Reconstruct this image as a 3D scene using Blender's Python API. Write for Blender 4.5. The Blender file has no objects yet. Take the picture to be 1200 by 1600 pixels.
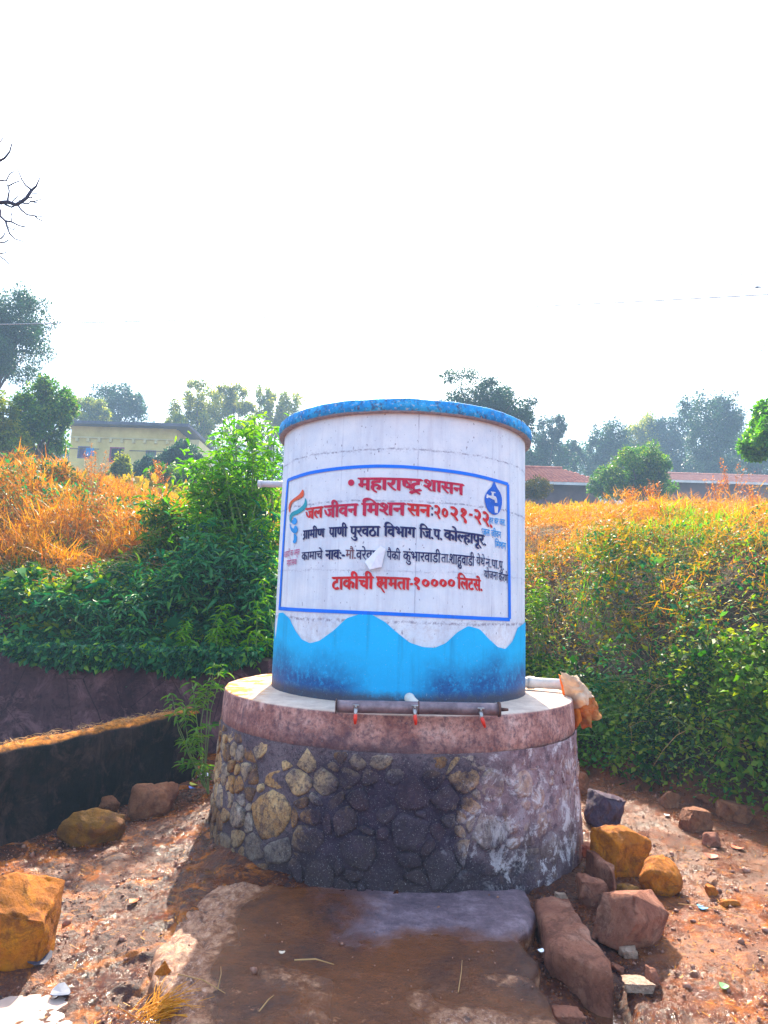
import bpy, bmesh, math, random
import numpy as np
from mathutils import Vector, Matrix, Euler

C = bpy.context.scene.collection
SC = bpy.context.scene

# ---------------------------------------------------------------- camera, sky, sun, exposure
F_PX, PITCH, ROLL, EYE = 1043.1, 0.1365, 0.0302, 1.7
cam_data = bpy.data.cameras.new('camera')
cam_data.sensor_fit = 'VERTICAL'; cam_data.sensor_height = 36.0
cam_data.lens = F_PX / 1600 * 36.0
cam_data.clip_start = 0.05; cam_data.clip_end = 2000
cam = bpy.data.objects.new('camera', cam_data); C.objects.link(cam); SC.camera = cam
_c, _s = math.cos(PITCH), math.sin(PITCH)
_r, _u, _f = Vector((1, 0, 0)), Vector((0, -_s, _c)), Vector((0, _c, _s))
_cr, _sr = math.cos(ROLL), math.sin(ROLL)
_X = _r * _cr + _u * _sr; _Y = -_r * _sr + _u * _cr; _Z = -_f
cam.matrix_world = Matrix(((_X.x, _Y.x, _Z.x, 0), (_X.y, _Y.y, _Z.y, 0), (_X.z, _Y.z, _Z.z, EYE), (0, 0, 0, 1)))

SUN_EL, SUN_AZ = math.radians(42), math.radians(0.0)      # azimuth from +Y towards +X
w = bpy.data.worlds.new('World'); SC.world = w; w.use_nodes = True
wn = w.node_tree; wn.nodes.clear()
sky = wn.nodes.new('ShaderNodeTexSky'); sky.sky_type = 'NISHITA'; sky.sun_disc = False
sky.sun_elevation = SUN_EL; sky.sun_rotation = SUN_AZ
sky.altitude = 300; sky.air_density = 1.3; sky.dust_density = 5.0; sky.ozone_density = 1.5
bg = wn.nodes.new('ShaderNodeBackground'); bg.inputs[1].default_value = 0.11
wo = wn.nodes.new('ShaderNodeOutputWorld')
wn.links.new(sky.outputs[0], bg.inputs[0]); wn.links.new(bg.outputs[0], wo.inputs[0])

sd = bpy.data.lights.new('sun', 'SUN'); sd.energy = 5.0; sd.angle = math.radians(0.5); sd.color = (1.0, 0.89, 0.70)
sun = bpy.data.objects.new('sun', sd); C.objects.link(sun)
sdir = Vector((math.sin(SUN_AZ) * math.cos(SUN_EL), math.cos(SUN_AZ) * math.cos(SUN_EL), math.sin(SUN_EL)))
sun.rotation_euler = sdir.to_track_quat('Z', 'Y').to_euler()

SC.view_settings.view_transform = 'Standard'; SC.view_settings.look = 'None'
SC.view_settings.gamma = 1; SC.view_settings.use_curve_mapping = False
SC.view_settings.exposure = 2.65
SC.render.engine = 'CYCLES'
SC.cycles.max_bounces = 8; SC.cycles.transparent_max_bounces = 8; SC.cycles.volume_bounces = 0
SC.cycles.use_denoising = True

rng = np.random.default_rng(7)
random.seed(7)

# ---------------------------------------------------------------- measuring rays
def ray(u, v):
    X = (u - 600) / F_PX; Y = (800 - v) / F_PX
    x = X * _cr - Y * _sr; up = X * _sr + Y * _cr
    return np.array([x, _c - up * _s, _s + up * _c])
def at(u, v, Y):
    d = ray(u, v); t = Y / d[1]; return Vector((d[0] * t, d[1] * t, EYE + d[2] * t))
def on_z(u, v, z):
    d = ray(u, v); t = (z - EYE) / d[2]; return Vector((d[0] * t, d[1] * t, z))
TX, TY, TR = 0.1587, 5.6895, 1.0321            # tank axis and radius
def on_tank(u, v, R=TR):
    d = ray(u, v); a = d[0]**2 + d[1]**2; b = -2 * (d[0] * TX + d[1] * TY); c = TX**2 + TY**2 - R * R
    disc = max(b * b - 4 * a * c, 0); t = (-b - math.sqrt(disc)) / (2 * a)
    x, y, z = d * t
    return math.atan2(y - TY, x - TX), z + EYE
def cyl(th, z, R): return (TX + R * math.cos(th), TY + R * math.sin(th), z)

# ---------------------------------------------------------------- value noise
def _hash(ix, iy, seed):
    n = (ix * 374761393 + iy * 668265263 + seed * 982451653) & 0xffffffff
    n = ((n ^ (n >> 13)) * 1274126177) & 0xffffffff
    return ((n ^ (n >> 16)) & 0xffff) / 65535.0
def vn(x, y, seed=0):
    x = np.asarray(x, float); y = np.asarray(y, float)
    ix = np.floor(x).astype(np.int64); iy = np.floor(y).astype(np.int64)
    fx = x - ix; fy = y - iy; fx = fx * fx * (3 - 2 * fx); fy = fy * fy * (3 - 2 * fy)
    a = _hash(ix, iy, seed); b = _hash(ix + 1, iy, seed); c = _hash(ix, iy + 1, seed); d = _hash(ix + 1, iy + 1, seed)
    return (a * (1 - fx) + b * fx) * (1 - fy) + (c * (1 - fx) + d * fx) * fy
def fbm(x, y, seed=0, o=4):
    s = 0; a = .5
    for k in range(o):
        s = s + a * (vn(np.asarray(x) * 2**k, np.asarray(y) * 2**k, seed + k) - .5); a *= .5
    return s
def sstep(a, b, x): t = np.clip((x - a) / (b - a), 0, 1); return t * t * (3 - 2 * t)

# ---------------------------------------------------------------- terrain height
FX = [-40, -2.2, -1.2, 1.5, 2.35, 3.3, 5, 12, 40]
FY = [8.25, 8.25, 8.25, 8.2, 7.4, 5.9, 4.3, 2.5, 0]
PUD = [(-1.30, 3.42, .20, .13), (-1.12, 3.22, .22, .10), (-1.55, 3.25, .2, .10), (-1.02, 3.52, .12, .10), (-1.28, 3.10, .3, .08), (-1.08, 3.78, .09, .08)]
WATER_L = -0.124
def height(x, y, micro=True):
    x = np.asarray(x, float); y = np.asarray(y, float)
    rd = np.hypot(x - TX, y - TY)
    z = -0.10 + 0.10 * np.exp(-np.clip(rd - 1.42, 0, 9) / .35) * (x < TX) + 0.03 * np.exp(-np.clip(rd - 1.42, 0, 9) / .3)
    z = z + .04 * sstep(0, 1, (x - 1.5) / 1.2)
    foot = np.interp(x, FX, FY)
    d = y - foot
    left = sstep(-1.4, -2.2, x)
    step = 1.0 * left * sstep(0.0, 0.18, d)
    prof_r = np.interp(d, [0, .5, 3.2, 6.5, 9, 33, 60, 200, 1000], [0, .35, 2.0, 3.55, 3.85, 7.0, 11, 18, 30])
    prof_l = np.interp(d, [0, .5, 3.2, 6.5, 9, 40, 60, 200, 1000], [0, .1, 1.35, 2.75, 3.1, 9.1, 12, 19, 30])
    crest = sstep(2.5, 6.0, d)
    z = z + step + left * (prof_l - crest * np.interp(x, [-9, -7.2, -6, -4.4], [-.25, .1, .6, 1.0]) * sstep(40, 16, y)) + (1 - left) * (prof_r - .38 * crest * sstep(45, 20, y))
    z = z + .05 * np.exp(-((x + 1.08) / .22)**2) * sstep(5, 4, y)
    if micro:
        near = sstep(9, 6, np.hypot(x, y)) * sstep(.3, -.1, d)
        z = z + near * (.075 * fbm(x * 1.6, y * 1.6, 3) + .050 * fbm(x * 6, y * 6, 11, 3)
            + (.055 * (np.abs(fbm(x * 11, y * 11, 21, 4)) * -1 + .06) + .020 * fbm(x * 42, y * 42, 27, 2)) * (.35 + 1.1 * sstep(.35, .65, vn(x * 2.3, y * 2.3, 29))))
        for (px, py, rx, ry) in PUD:
            z = z - .045 * np.exp(-(((x - px) / rx)**2 + ((y - py) / ry)**2))
        z = z - .09 * np.exp(-(((x - (1.02 + .12 * (4.1 - y))) / .10)**2)) * sstep(4.6, 4.0, y)
        z = z + (1 - near) * sstep(0, 2, d) * .35 * fbm(x * .6, y * .6, 31, 3)
    return z
def H(x, y): return float(height(x, y))
def ground_at(u, v):
    z = -.1
    for _ in range(12):
        p = on_z(u, v, z); z = .5 * z + .5 * H(p.x, p.y)
    return on_z(u, v, z)

# ---------------------------------------------------------------- materials
MATS = {}
class G:
    def __init__(s, name):
        s.m = bpy.data.materials.new(name); s.m.use_nodes = True; s.t = s.m.node_tree; s.t.nodes.clear()
        s.out = s.n('OutputMaterial')
    def n(s, typ, **kw):
        nd = s.t.nodes.new('ShaderNode' + typ)
        for k, v in kw.items():
            if k == 'ins':
                for a, b in v.items():
                    if isinstance(b, bpy.types.NodeSocket): s.t.links.new(b, nd.inputs[a])
                    else: nd.inputs[a].default_value = b
            else: setattr(nd, k, v)
        return nd
    def pos(s):
        if not hasattr(s, '_p'): s._p = s.n('TexCoord').outputs['Object']
        return s._p
    def noise(s, scale, detail=5, rough=.6, vec=None, dist=0):
        return s.n('TexNoise', ins={'Vector': vec or s.pos(), 'Scale': scale, 'Detail': detail, 'Roughness': rough, 'Distortion': dist}).outputs['Fac']
    def ramp(s, fac, stops, interp='LINEAR'):
        r = s.n('ValToRGB', ins={'Fac': fac}); r.color_ramp.interpolation = interp
        e = r.color_ramp.elements
        while len(e) < len(stops): e.new(.5)
        for k, (p, c) in enumerate(stops):
            e[k].position = p; e[k].color = (*c, 1) if len(c) == 3 else c
        return r.outputs['Color']
    def mask(s, fac, a, b):
        return s.n('MapRange', ins={'Value': fac, 'From Min': a, 'From Max': b}).outputs['Result']
    def mix(s, fac, a, b, mode='MIX'):
        nd = s.n('Mix', data_type='RGBA', blend_type=mode)
        for i, v in ((0, fac), (6, a), (7, b)):
            if isinstance(v, bpy.types.NodeSocket): s.t.links.new(v, nd.inputs[i])
            else: nd.inputs[i].default_value = (*v, 1) if isinstance(v, tuple) and len(v) == 3 else v
        return nd.outputs[2]
    def math(s, op, a, b=0.0, c=0.0):
        nd = s.n('Math', operation=op)
        for i, v in enumerate((a, b, c)):
            if isinstance(v, bpy.types.NodeSocket): s.t.links.new(v, nd.inputs[i])
            else: nd.inputs[i].default_value = v
        return nd.outputs[0]
    def bump(s, h, strength=.5, dist=.01, normal=None):
        ins = {'Height': h, 'Strength': strength, 'Distance': dist}
        if normal: ins['Normal'] = normal
        return s.n('Bump', ins=ins).outputs[0]
    def done(s, color, rough=.8, normal=None, spec=.35, metal=0.0, sat=1.0, **kw):
        if sat != 1.0: color = s.n('HueSaturation', ins={'Saturation': sat, 'Color': color}).outputs[0]
        ins = {'Base Color': color if isinstance(color, bpy.types.NodeSocket) else (*color, 1), 'Roughness': rough, 'Specular IOR Level': spec, 'Metallic': metal}
        if normal: ins['Normal'] = normal
        ins.update(kw)
        b = s.n('BsdfPrincipled', ins=ins)
        s.t.links.new(b.outputs[0], s.out.inputs[0]); return s.m

def simple(name, c1, c2, scale=8, rough=.8, bump=.3, bdist=.004, metal=0, spec=.35, bscale=None):
    if name in MATS: return MATS[name]
    g = G(name); f = g.noise(scale, 6, .65)
    col = g.ramp(f, [(.3, c1), (.7, c2)])
    m = g.done(col, rough, g.bump(g.noise(bscale or scale * 6, 5, .7), bump, bdist), metal=metal, spec=spec)
    MATS[name] = m; return m

def soil_material():
    g = G('wet_soil')
    a = g.noise(1.3, 6, .7, dist=.5); b = g.noise(9, 8, .75); c = g.noise(46, 5, .8); d = g.noise(3.1, 3)
    col = g.ramp(a, [(.25, (.04, .011, .009)), (.45, (.10, .022, .007)), (.6, (.19, .045, .013)), (.8, (.29, .09, .04))])
    col = g.mix(g.mask(b, .42, .62), col, (.045, .018, .018))
    col = g.mix(g.mask(c, .54, .68), col, (.40, .17, .08))
    pal = g.mask(g.noise(17, 6, .8), .57, .66)
    col = g.mix(g.math('MULTIPLY', pal, .5), col, (.44, .17, .08))
    sep = g.n('SeparateXYZ', ins={'Vector': g.pos()})
    right = g.mask(g.math('ADD', sep.outputs[0], g.math('MULTIPLY', d, .6)), 1.6, 1.95)
    orp = g.math('MULTIPLY', g.mask(g.noise(3.4, 5, .7, dist=.8), .52, .60), g.mask(sep.outputs[0], -.6, -.8))
    col = g.mix(g.math('MULTIPLY', orp, .85), col, g.ramp(b, [(.3, (.30, .07, .008)), (.6, (.66, .18, .012))]))
    col = g.mix(g.math('MULTIPLY', right, .9), col, g.ramp(b, [(.3, (.10, .025, .004)), (.48, (.22, .048, .004)), (.60, (.50, .125, .006)), (.76, (.68, .26, .02))]))  # stronger orange on the right: the sunlight there put into the soil colour
    painted_shade = g.math('MULTIPLY', g.mask(g.math('ADD', sep.outputs[1], d), 4.9, 5.5), g.mask(sep.outputs[0], 1.0, 1.5))  # shade along the right bank foot, put into the soil colour
    col = g.mix(g.math('MULTIPLY', painted_shade, .7), col, g.ramp(b, [(.3, (.05, .018, .010)), (.7, (.17, .06, .03))]))
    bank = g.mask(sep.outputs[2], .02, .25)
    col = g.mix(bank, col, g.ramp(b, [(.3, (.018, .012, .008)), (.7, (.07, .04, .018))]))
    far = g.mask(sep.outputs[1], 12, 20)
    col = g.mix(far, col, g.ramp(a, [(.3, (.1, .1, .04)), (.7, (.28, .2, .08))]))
    wet = g.ramp(g.noise(2.2, 5, .7), [(.42, (.6,) * 3), (.54, (.13,) * 3)])
    wet = g.mix(bank, wet, (.95, .95, .95))
    n = g.bump(b, 1.0, .05); n = g.bump(c, 1.0, .014, n)
    return g.done(col, wet, n, spec=.6, sat=1.3)

def concrete_slab_material():
    g = G('muddy_concrete')
    cr = g.n('Attribute', attribute_name='crust').outputs['Fac']; dry = g.n('Attribute', attribute_name='dry').outputs['Fac']
    a = g.noise(2.2, 6, .7, dist=.6); b = g.noise(18, 8, .75); c = g.noise(70, 4, .8)
    mud = g.ramp(a, [(.3, (.045, .014, .010)), (.5, (.14, .040, .010)), (.7, (.21, .085, .045))])
    crc = g.ramp(b, [(.35, (.07, .028, .02)), (.48, (.26, .11, .06)), (.62, (.52, .30, .20))])
    con = g.ramp(g.noise(6, 7, .75), [(.3, (.07, .045, .06)), (.5, (.19, .125, .145)), (.72, (.42, .31, .34))])
    con = g.mix(g.math('MULTIPLY', g.mask(b, .5, .62), .5), con, (.09, .06, .08))
    col = g.mix(g.mask(g.math('ADD', cr, g.math('MULTIPLY', g.math('SUBTRACT', b, .5), 1.2)), .35, .6), mud, crc)
    col = g.mix(g.mask(g.math('ADD', dry, g.math('MULTIPLY', g.math('SUBTRACT', b, .5), .9)), .15, .8), col, con)
    fl = g.mask(g.math('ADD', g.noise(48, 6, .85), g.math('MULTIPLY', cr, .12)), .66, .72)
    col = g.mix(g.math('MULTIPLY', fl, .75), col, (.62, .42, .34))  # pale flecks: wet glints put into the slab colour
    sp = g.mask(g.noise(33, 6, .8), .60, .66); col = g.mix(g.math('MULTIPLY', sp, .8), col, (.035, .014, .012))
    wet = g.n('MapRange', ins={'Value': g.math('MAXIMUM', cr, dry), 'From Min': .1, 'From Max': .7, 'To Min': .14, 'To Max': .55}).outputs[0]
    n = g.bump(b, .9, .018); n = g.bump(c, 1.0, .008, n)
    return g.done(col, wet, n, spec=.7, sat=1.2)

def masonry_material(name, stops, seed_off, stainy=True, rough=.9):
    """stone or mortar with dark algae where the taps drip down the middle"""
    g = G(name)
    oi = g.n('ObjectInfo'); geo = g.n('NewGeometry').outputs['Position']
    rnd = g.math('ADD', oi.outputs['Random'], seed_off)
    a = g.noise(9, 7, .7, geo); b = g.noise(38, 6, .8, geo); c = g.noise(2.4, 5, .7, geo, .6)
    f = g.math('ADD', g.math('MULTIPLY', g.math('FRACT', rnd), .5), g.math('MULTIPLY', a, .5))
    col = g.ramp(f, stops)
    col = g.mix(g.math('MULTIPLY', g.mask(b, .48, .60), .75), col, (.05, .04, .05))
    col = g.mix(g.math('MULTIPLY', g.mask(g.noise(5, 7, .75, geo, .8), .52, .6), .6), col, (.07, .05, .065))
    sep = g.n('SeparateXYZ', ins={'Vector': geo}); x, z = sep.outputs[0], sep.outputs[2]
    rn = g.math('ADD', x, g.math('MULTIPLY', g.math('SUBTRACT', c, .5), 1.3))
    # pinker, plaster-smeared right side
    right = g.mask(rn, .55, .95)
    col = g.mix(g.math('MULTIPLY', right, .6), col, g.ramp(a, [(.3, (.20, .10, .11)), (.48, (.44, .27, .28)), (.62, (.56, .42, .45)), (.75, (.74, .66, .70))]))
    if stainy:
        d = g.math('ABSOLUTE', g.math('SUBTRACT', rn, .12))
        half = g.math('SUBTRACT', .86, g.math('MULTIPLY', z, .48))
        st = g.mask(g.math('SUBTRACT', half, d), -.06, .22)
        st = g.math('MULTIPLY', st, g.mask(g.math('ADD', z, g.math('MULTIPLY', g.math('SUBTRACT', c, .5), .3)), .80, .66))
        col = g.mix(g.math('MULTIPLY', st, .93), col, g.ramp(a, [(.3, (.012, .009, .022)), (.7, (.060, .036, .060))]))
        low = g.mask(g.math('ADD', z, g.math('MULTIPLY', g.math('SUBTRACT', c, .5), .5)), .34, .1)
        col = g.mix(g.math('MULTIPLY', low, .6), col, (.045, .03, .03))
    lime = g.math('MULTIPLY', right, g.mask(g.noise(6.5, 8, .8, geo, .5), .52, .58))
    col = g.mix(g.math('MULTIPLY', lime, .7), col, (.78, .70, .72))
    col = g.mix(g.math('MULTIPLY', g.math('MULTIPLY', right, g.mask(g.noise(11, 8, .8, geo, .5), .53, .6)), .75), col, (.10, .06, .08))
    sp = g.mask(g.noise(120, 3, .8, geo), .6, .7)
    col = g.mix(g.math('MULTIPLY', sp, .45), col, (.75, .68, .68))
    n = g.bump(a, .9, .025); n = g.bump(b, 1.0, .012, n)
    return g.done(col, rough, n, sat=1.12)

def band_material():
    g = G('cement_plaster'); geo = g.pos()
    a = g.noise(4, 8, .75); b = g.noise(30, 7, .8); c = g.noise(120, 3, .8); e = g.noise(7, 6, .7, dist=.4)
    sep = g.n('SeparateXYZ', ins={'Vector': geo}); x, y, z = sep.outputs[0], sep.outputs[1], sep.outputs[2]
    col = g.ramp(a, [(.3, (.15, .07, .075)), (.45, (.40, .20, .17)), (.56, (.62, .36, .31)), (.75, (.78, .60, .55))])
    col = g.mix(g.math('MULTIPLY', g.mask(b, .47, .6), .75), col, (.11, .06, .075))
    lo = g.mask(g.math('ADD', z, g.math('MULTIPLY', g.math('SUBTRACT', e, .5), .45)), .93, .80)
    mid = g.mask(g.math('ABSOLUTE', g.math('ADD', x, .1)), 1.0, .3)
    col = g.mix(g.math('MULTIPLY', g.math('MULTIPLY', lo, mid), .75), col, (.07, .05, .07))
    streak = g.noise(9, 5, .6, g.n('Mapping', ins={'Vector': geo, 'Scale': (1, 1, .12)}).outputs[0])
    col = g.mix(g.math('MULTIPLY', g.mask(streak, .56, .68), .5), col, (.12, .08, .10))
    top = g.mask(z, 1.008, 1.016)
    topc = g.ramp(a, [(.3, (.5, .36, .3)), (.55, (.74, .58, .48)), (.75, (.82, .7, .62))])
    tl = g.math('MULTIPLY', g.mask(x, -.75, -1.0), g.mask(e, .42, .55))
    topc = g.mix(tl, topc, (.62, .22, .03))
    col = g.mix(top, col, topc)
    col = g.mix(g.math('MULTIPLY', g.mask(c, .62, .7), .4), col, (.85, .75, .75))
    n = g.bump(b, .8, .012); n = g.bump(c, .6, .003, n)
    return g.done(col, .85, n, sat=1.15)

def tank_paint_material():
    g = G('whitewashed_concrete'); p = g.pos()
    sep = g.n('SeparateXYZ', ins={'Vector': p}); x, y, z = sep.outputs
    a = g.noise(3, 6, .7); b = g.noise(26, 6, .75); e = g.noise(5, 4, .6); fine = g.noise(90, 4, .8)
    col = g.ramp(a, [(.3, (.60, .67, .78)), (.6, (.76, .80, .86)), (.8, (.83, .82, .84))])
    vs = g.noise(12, 5, .7, g.n('Mapping', ins={'Vector': p, 'Scale': (1, 1, .07)}).outputs[0])
    col = g.mix(g.math('MULTIPLY', g.mask(vs, .5, .72), .38), col, (.42, .42, .52))
    # casting joints: broken thin dark lines at lift heights
    wob = g.math('MULTIPLY', g.math('SUBTRACT', e, .5), .05)
    for zk, wd, amt in ((2.795, .008, .75), (2.42, .010, .75), (1.575, .014, .8), (1.93, .005, .35)):
        dz = g.math('ABSOLUTE', g.math('SUBTRACT', g.math('ADD', z, wob), zk))
        line = g.math('MULTIPLY', g.mask(dz, wd, wd * .25), g.mask(b, .44, .56))
        col = g.mix(g.math('MULTIPLY', line, amt), col, (.16, .15, .24))
        halo = g.math('MULTIPLY', g.mask(dz, wd * 5, 0.0), g.mask(g.noise(60, 4, .7), .5, .64))
        col = g.mix(g.math('MULTIPLY', halo, .45), col, (.30, .30, .42))
    # formwork panel joints, faint verticals
    ang = g.math('ARCTAN2', y, x)
    for th, amt in ((-1.50, .55), (-.90, .5), (-.42, .35), (-2.05, .3)):
        da = g.math('ABSOLUTE', g.math('SUBTRACT', g.math('ADD', ang, g.math('MULTIPLY', g.math('SUBTRACT', b, .5), .01)), th))
        line = g.math('MULTIPLY', g.mask(da, .006, .001), g.mask(e, .40, .62))
        col = g.mix(g.math('MULTIPLY', line, amt), col, (.22, .22, .34))
    pit = g.mask(g.noise(55, 2, .5, g.n('Mapping', ins={'Vector': p, 'Scale': (1, 1, .55)}).outputs[0]), .69, .73)
    col = g.mix(g.math('MULTIPLY', pit, .7), col, (.12, .11, .2))
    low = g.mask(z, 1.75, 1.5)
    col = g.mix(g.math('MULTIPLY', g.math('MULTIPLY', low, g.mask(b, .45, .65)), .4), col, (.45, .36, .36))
    n = g.bump(b, .35, .006); n = g.bump(fine, .4, .002, n)
    return g.done(col, .75, n)

def blue_paint_material(name, base, dark, z_dark, worn=(.5, .62, .75), wear=.5, clear_patch=True):
    g = G(name); p = g.pos()
    sep = g.n('SeparateXYZ', ins={'Vector': p}); x, y, z = sep.outputs
    a = g.noise(3.2, 7, .7); b = g.noise(22, 7, .8); fine = g.noise(80, 4, .8)
    col = g.ramp(a, [(.3, tuple(c * .85 for c in base)), (.7, base)])
    if z_dark is not None:
        top = g.math('ADD', z, g.math('MULTIPLY', g.math('SUBTRACT', a, .5), -.5))
        grime = g.mask(top, z_dark + .10, z_dark - .16)
        if clear_patch:
            patch = g.mask(g.math('ABSOLUTE', g.math('SUBTRACT', x, -.08)), .12, .34)
            grime = g.math('MULTIPLY', grime, g.math('ADD', g.math('MULTIPLY', patch, .75), .25))
        grime = g.math('MULTIPLY', grime, g.mask(b, .22, .5))
        col = g.mix(g.math('MULTIPLY', grime, .93), col, dark)
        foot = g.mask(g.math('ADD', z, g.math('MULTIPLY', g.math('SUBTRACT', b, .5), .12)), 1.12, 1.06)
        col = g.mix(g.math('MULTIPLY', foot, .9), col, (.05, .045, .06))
    vs = g.noise(10, 5, .7, g.n('Mapping', ins={'Vector': p, 'Scale': (1, 1, .08)}).outputs[0])
    col = g.mix(g.math('MULTIPLY', g.mask(vs, .56, .72), .3), col, dark)
    col = g.mix(g.math('MULTIPLY', g.mask(fine, .63, .7), wear), col, worn)
    n = g.bump(b, .35, .006); n = g.bump(fine, .4, .002, n)
    return g.done(col, .6, n)

def rim_material():
    g = G('weathered_blue_rim'); p = g.pos()
    a = g.noise(5, 7, .75); b = g.noise(24, 7, .8)
    sep = g.n('SeparateXYZ', ins={'Vector': p}); z = sep.outputs[2]
    col = g.ramp(a, [(.3, (.01, .15, .5)), (.5, (.015, .33, .72)), (.7, (.08, .52, .8))])
    col = g.mix(g.mask(b, .5, .64), col, (.06, .07, .15))
    col = g.mix(g.math('MULTIPLY', g.mask(g.noise(40, 4), .6, .68), .7), col, (.55, .5, .52))
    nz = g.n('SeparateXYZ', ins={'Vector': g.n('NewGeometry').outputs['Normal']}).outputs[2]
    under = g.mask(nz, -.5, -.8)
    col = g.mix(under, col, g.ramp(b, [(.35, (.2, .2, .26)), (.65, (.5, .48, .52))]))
    n = g.bump(b, .6, .01)
    return g.done(col, .8, n)

def leaf_material(name, stops, trans=.45, rough=.5, gain=1.5, spec=.3):
    if name in MATS: return MATS[name]
    g = G(name)
    at_ = g.n('Attribute', attribute_name='tone').outputs['Fac']
    oi = g.n('ObjectInfo').outputs['Random']
    f = g.math('FRACT', g.math('ADD', at_, g.math('MULTIPLY', oi, .37)))
    col = g.ramp(f, stops)
    col = g.n('HueSaturation', ins={'Saturation': 1.12, 'Color': col}).outputs[0]
    hs = g.n('HueSaturation', ins={'Value': gain, 'Saturation': 1.1, 'Color': col}).outputs[0]
    b = g.n('BsdfPrincipled', ins={'Base Color': col, 'Roughness': rough, 'Specular IOR Level': spec})
    t = g.n('BsdfTranslucent', ins={'Color': hs})
    mx = g.n('MixShader', ins={0: trans, 1: b.outputs[0], 2: t.outputs[0]})
    g.t.links.new(mx.outputs[0], g.out.inputs[0]); MATS[name] = g.m; return g.m

M = {}
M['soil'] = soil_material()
M['slab'] = concrete_slab_material()
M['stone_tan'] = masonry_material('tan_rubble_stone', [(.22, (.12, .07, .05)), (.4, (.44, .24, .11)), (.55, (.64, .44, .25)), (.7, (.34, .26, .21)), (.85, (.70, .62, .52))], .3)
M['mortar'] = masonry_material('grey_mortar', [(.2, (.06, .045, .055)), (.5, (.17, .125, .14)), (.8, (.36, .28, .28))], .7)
M['band'] = band_material()
M['tank'] = tank_paint_material()
M['wave'] = blue_paint_material('sky_blue_wave_paint', (.003, .50, .92), (.006, .05, .20), 1.31)
M['frame'] = blue_paint_material('bright_blue_line_paint', (.003, .19, .90), (.01, .06, .3), None, wear=.25)
M['rim'] = rim_material()
def paint(name, c, wear=.25):
    g = G(name); a = g.noise(10, 4, .6); f = g.noise(110, 4, .8)
    col = g.ramp(a, [(.3, tuple(v * .8 for v in c)), (.7, tuple(min(1, v * 1.15) for v in c))])
    col = g.mix(g.math('MULTIPLY', g.mask(f, .6, .68), wear), col, (.65, .62, .68))
    return g.done(col, .6, g.bump(f, .3, .002))
M['crimson'] = paint('crimson_sign_paint', (.52, .008, .06))
M['scarlet'] = paint('scarlet_sign_paint', (.62, .012, .02))
M['navy'] = paint('navy_sign_paint', (.012, .016, .11))
M['faded'] = paint('faded_brown_sign_paint', (.17, .07, .10), .6)
M['magenta'] = paint('faded_magenta_sign_paint', (.55, .10, .25), .7)
M['cyan'] = paint('light_blue_sign_paint', (.02, .30, .72))
M['orange_paint'] = paint('saffron_sign_paint', (.75, .10, .03))
M['teal_paint'] = paint('teal_sign_paint', (.01, .33, .42))
M['drop_blue'] = paint('droplet_blue_paint', (.01, .12, .60))
M['white_paint'] = paint('white_sign_paint', (.7, .7, .75), .1)
M['steel'] = simple('rusty_purple_grey_steel_pipe', (.09, .06, .07), (.34, .24, .26), 9, .45, .3, .003, metal=.35)
M['rust'] = simple('rusted_steel', (.06, .03, .03), (.2, .09, .06), 14, .7, .5, .003, metal=.3)
M['pvc'] = simple('dirty_white_pipe_plastic', (.52, .44, .38), (.78, .70, .62), 7, .45, .15, .002)
M['greypipe'] = simple('grey_pipe_plastic', (.38, .38, .44), (.6, .6, .66), 7, .45, .15, .002)
M['brass'] = simple('dull_brass', (.22, .2, .2), (.55, .5, .48), 20, .35, .2, .002, metal=.8)
M['red'] = simple('red_tap_plastic', (.65, .02, .01), (.8, .05, .02), 10, .35, .1, .001)
M['paper'] = simple('white_torn_paper', (.7, .68, .76), (.84, .82, .86), 14, .8, .2, .002)
M['bark'] = simple('grey_brown_bark', (.07, .05, .04), (.2, .15, .12), 10, .95, .7, .02)
M['wood_dark'] = simple('dark_twig_bark', (.02, .02, .05), (.06, .05, .08), 10, .9, .4, .01)
M['stem'] = simple('green_stem', (.1, .18, .04), (.2, .26, .08), 10, .7, .3, .003)
M['drystem'] = simple('dry_brown_stem', (.32, .17, .06), (.52, .3, .12), 10, .8, .3, .003)

def rock_mat(name, c1, c2, c3, wet=.8):
    g = G(name); a = g.noise(4, 7, .7, dist=.4); b = g.noise(24, 7, .8); c = g.noise(90, 4, .8)
    col = g.ramp(a, [(.3, c1), (.52, c2), (.75, c3)])
    col = g.mix(g.math('MULTIPLY', g.mask(b, .5, .66), .5), col, tuple(v * .35 for v in c1))
    col = g.mix(g.math('MULTIPLY', g.mask(c, .6, .7), .3), col, tuple(min(.8, v * 1.5) for v in c3))
    mud = g.mask(g.noise(7, 6, .75, dist=.7), .5, .58)
    col = g.mix(g.math('MULTIPLY', mud, .55), col, (.12, .05, .035))
    rg = g.n('TexNoise', noise_type='RIDGED_MULTIFRACTAL', ins={'Vector': g.pos(), 'Scale': 3.5, 'Detail': 6.0, 'Roughness': .6}).outputs[0]
    col = g.mix(g.math('MULTIPLY', g.mask(rg, 1.25, 1.6), .5), col, tuple(v * .3 for v in c1))
    n = g.bump(a, .7, .03); n = g.bump(rg, .5, -.012, n); n = g.bump(b, 1.0, .022, n); n = g.bump(c, .8, .006, n)
    return g.done(col, wet, n, sat=1.2)
M['rock_yellow'] = rock_mat('ochre_boulder_stone', (.22, .07, .025), (.56, .185, .035), (.80, .38, .09))
M['rock_brown'] = rock_mat('brown_boulder_stone', (.14, .06, .04), (.28, .13, .08), (.42, .24, .16))
M['rock_pink'] = rock_mat('pinkish_brown_stone', (.22, .09, .065), (.38, .18, .13), (.52, .32, .25))
M['rock_dark'] = rock_mat('dark_violet_stone', (.04, .03, .05), (.09, .06, .09), (.2, .14, .16))
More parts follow.
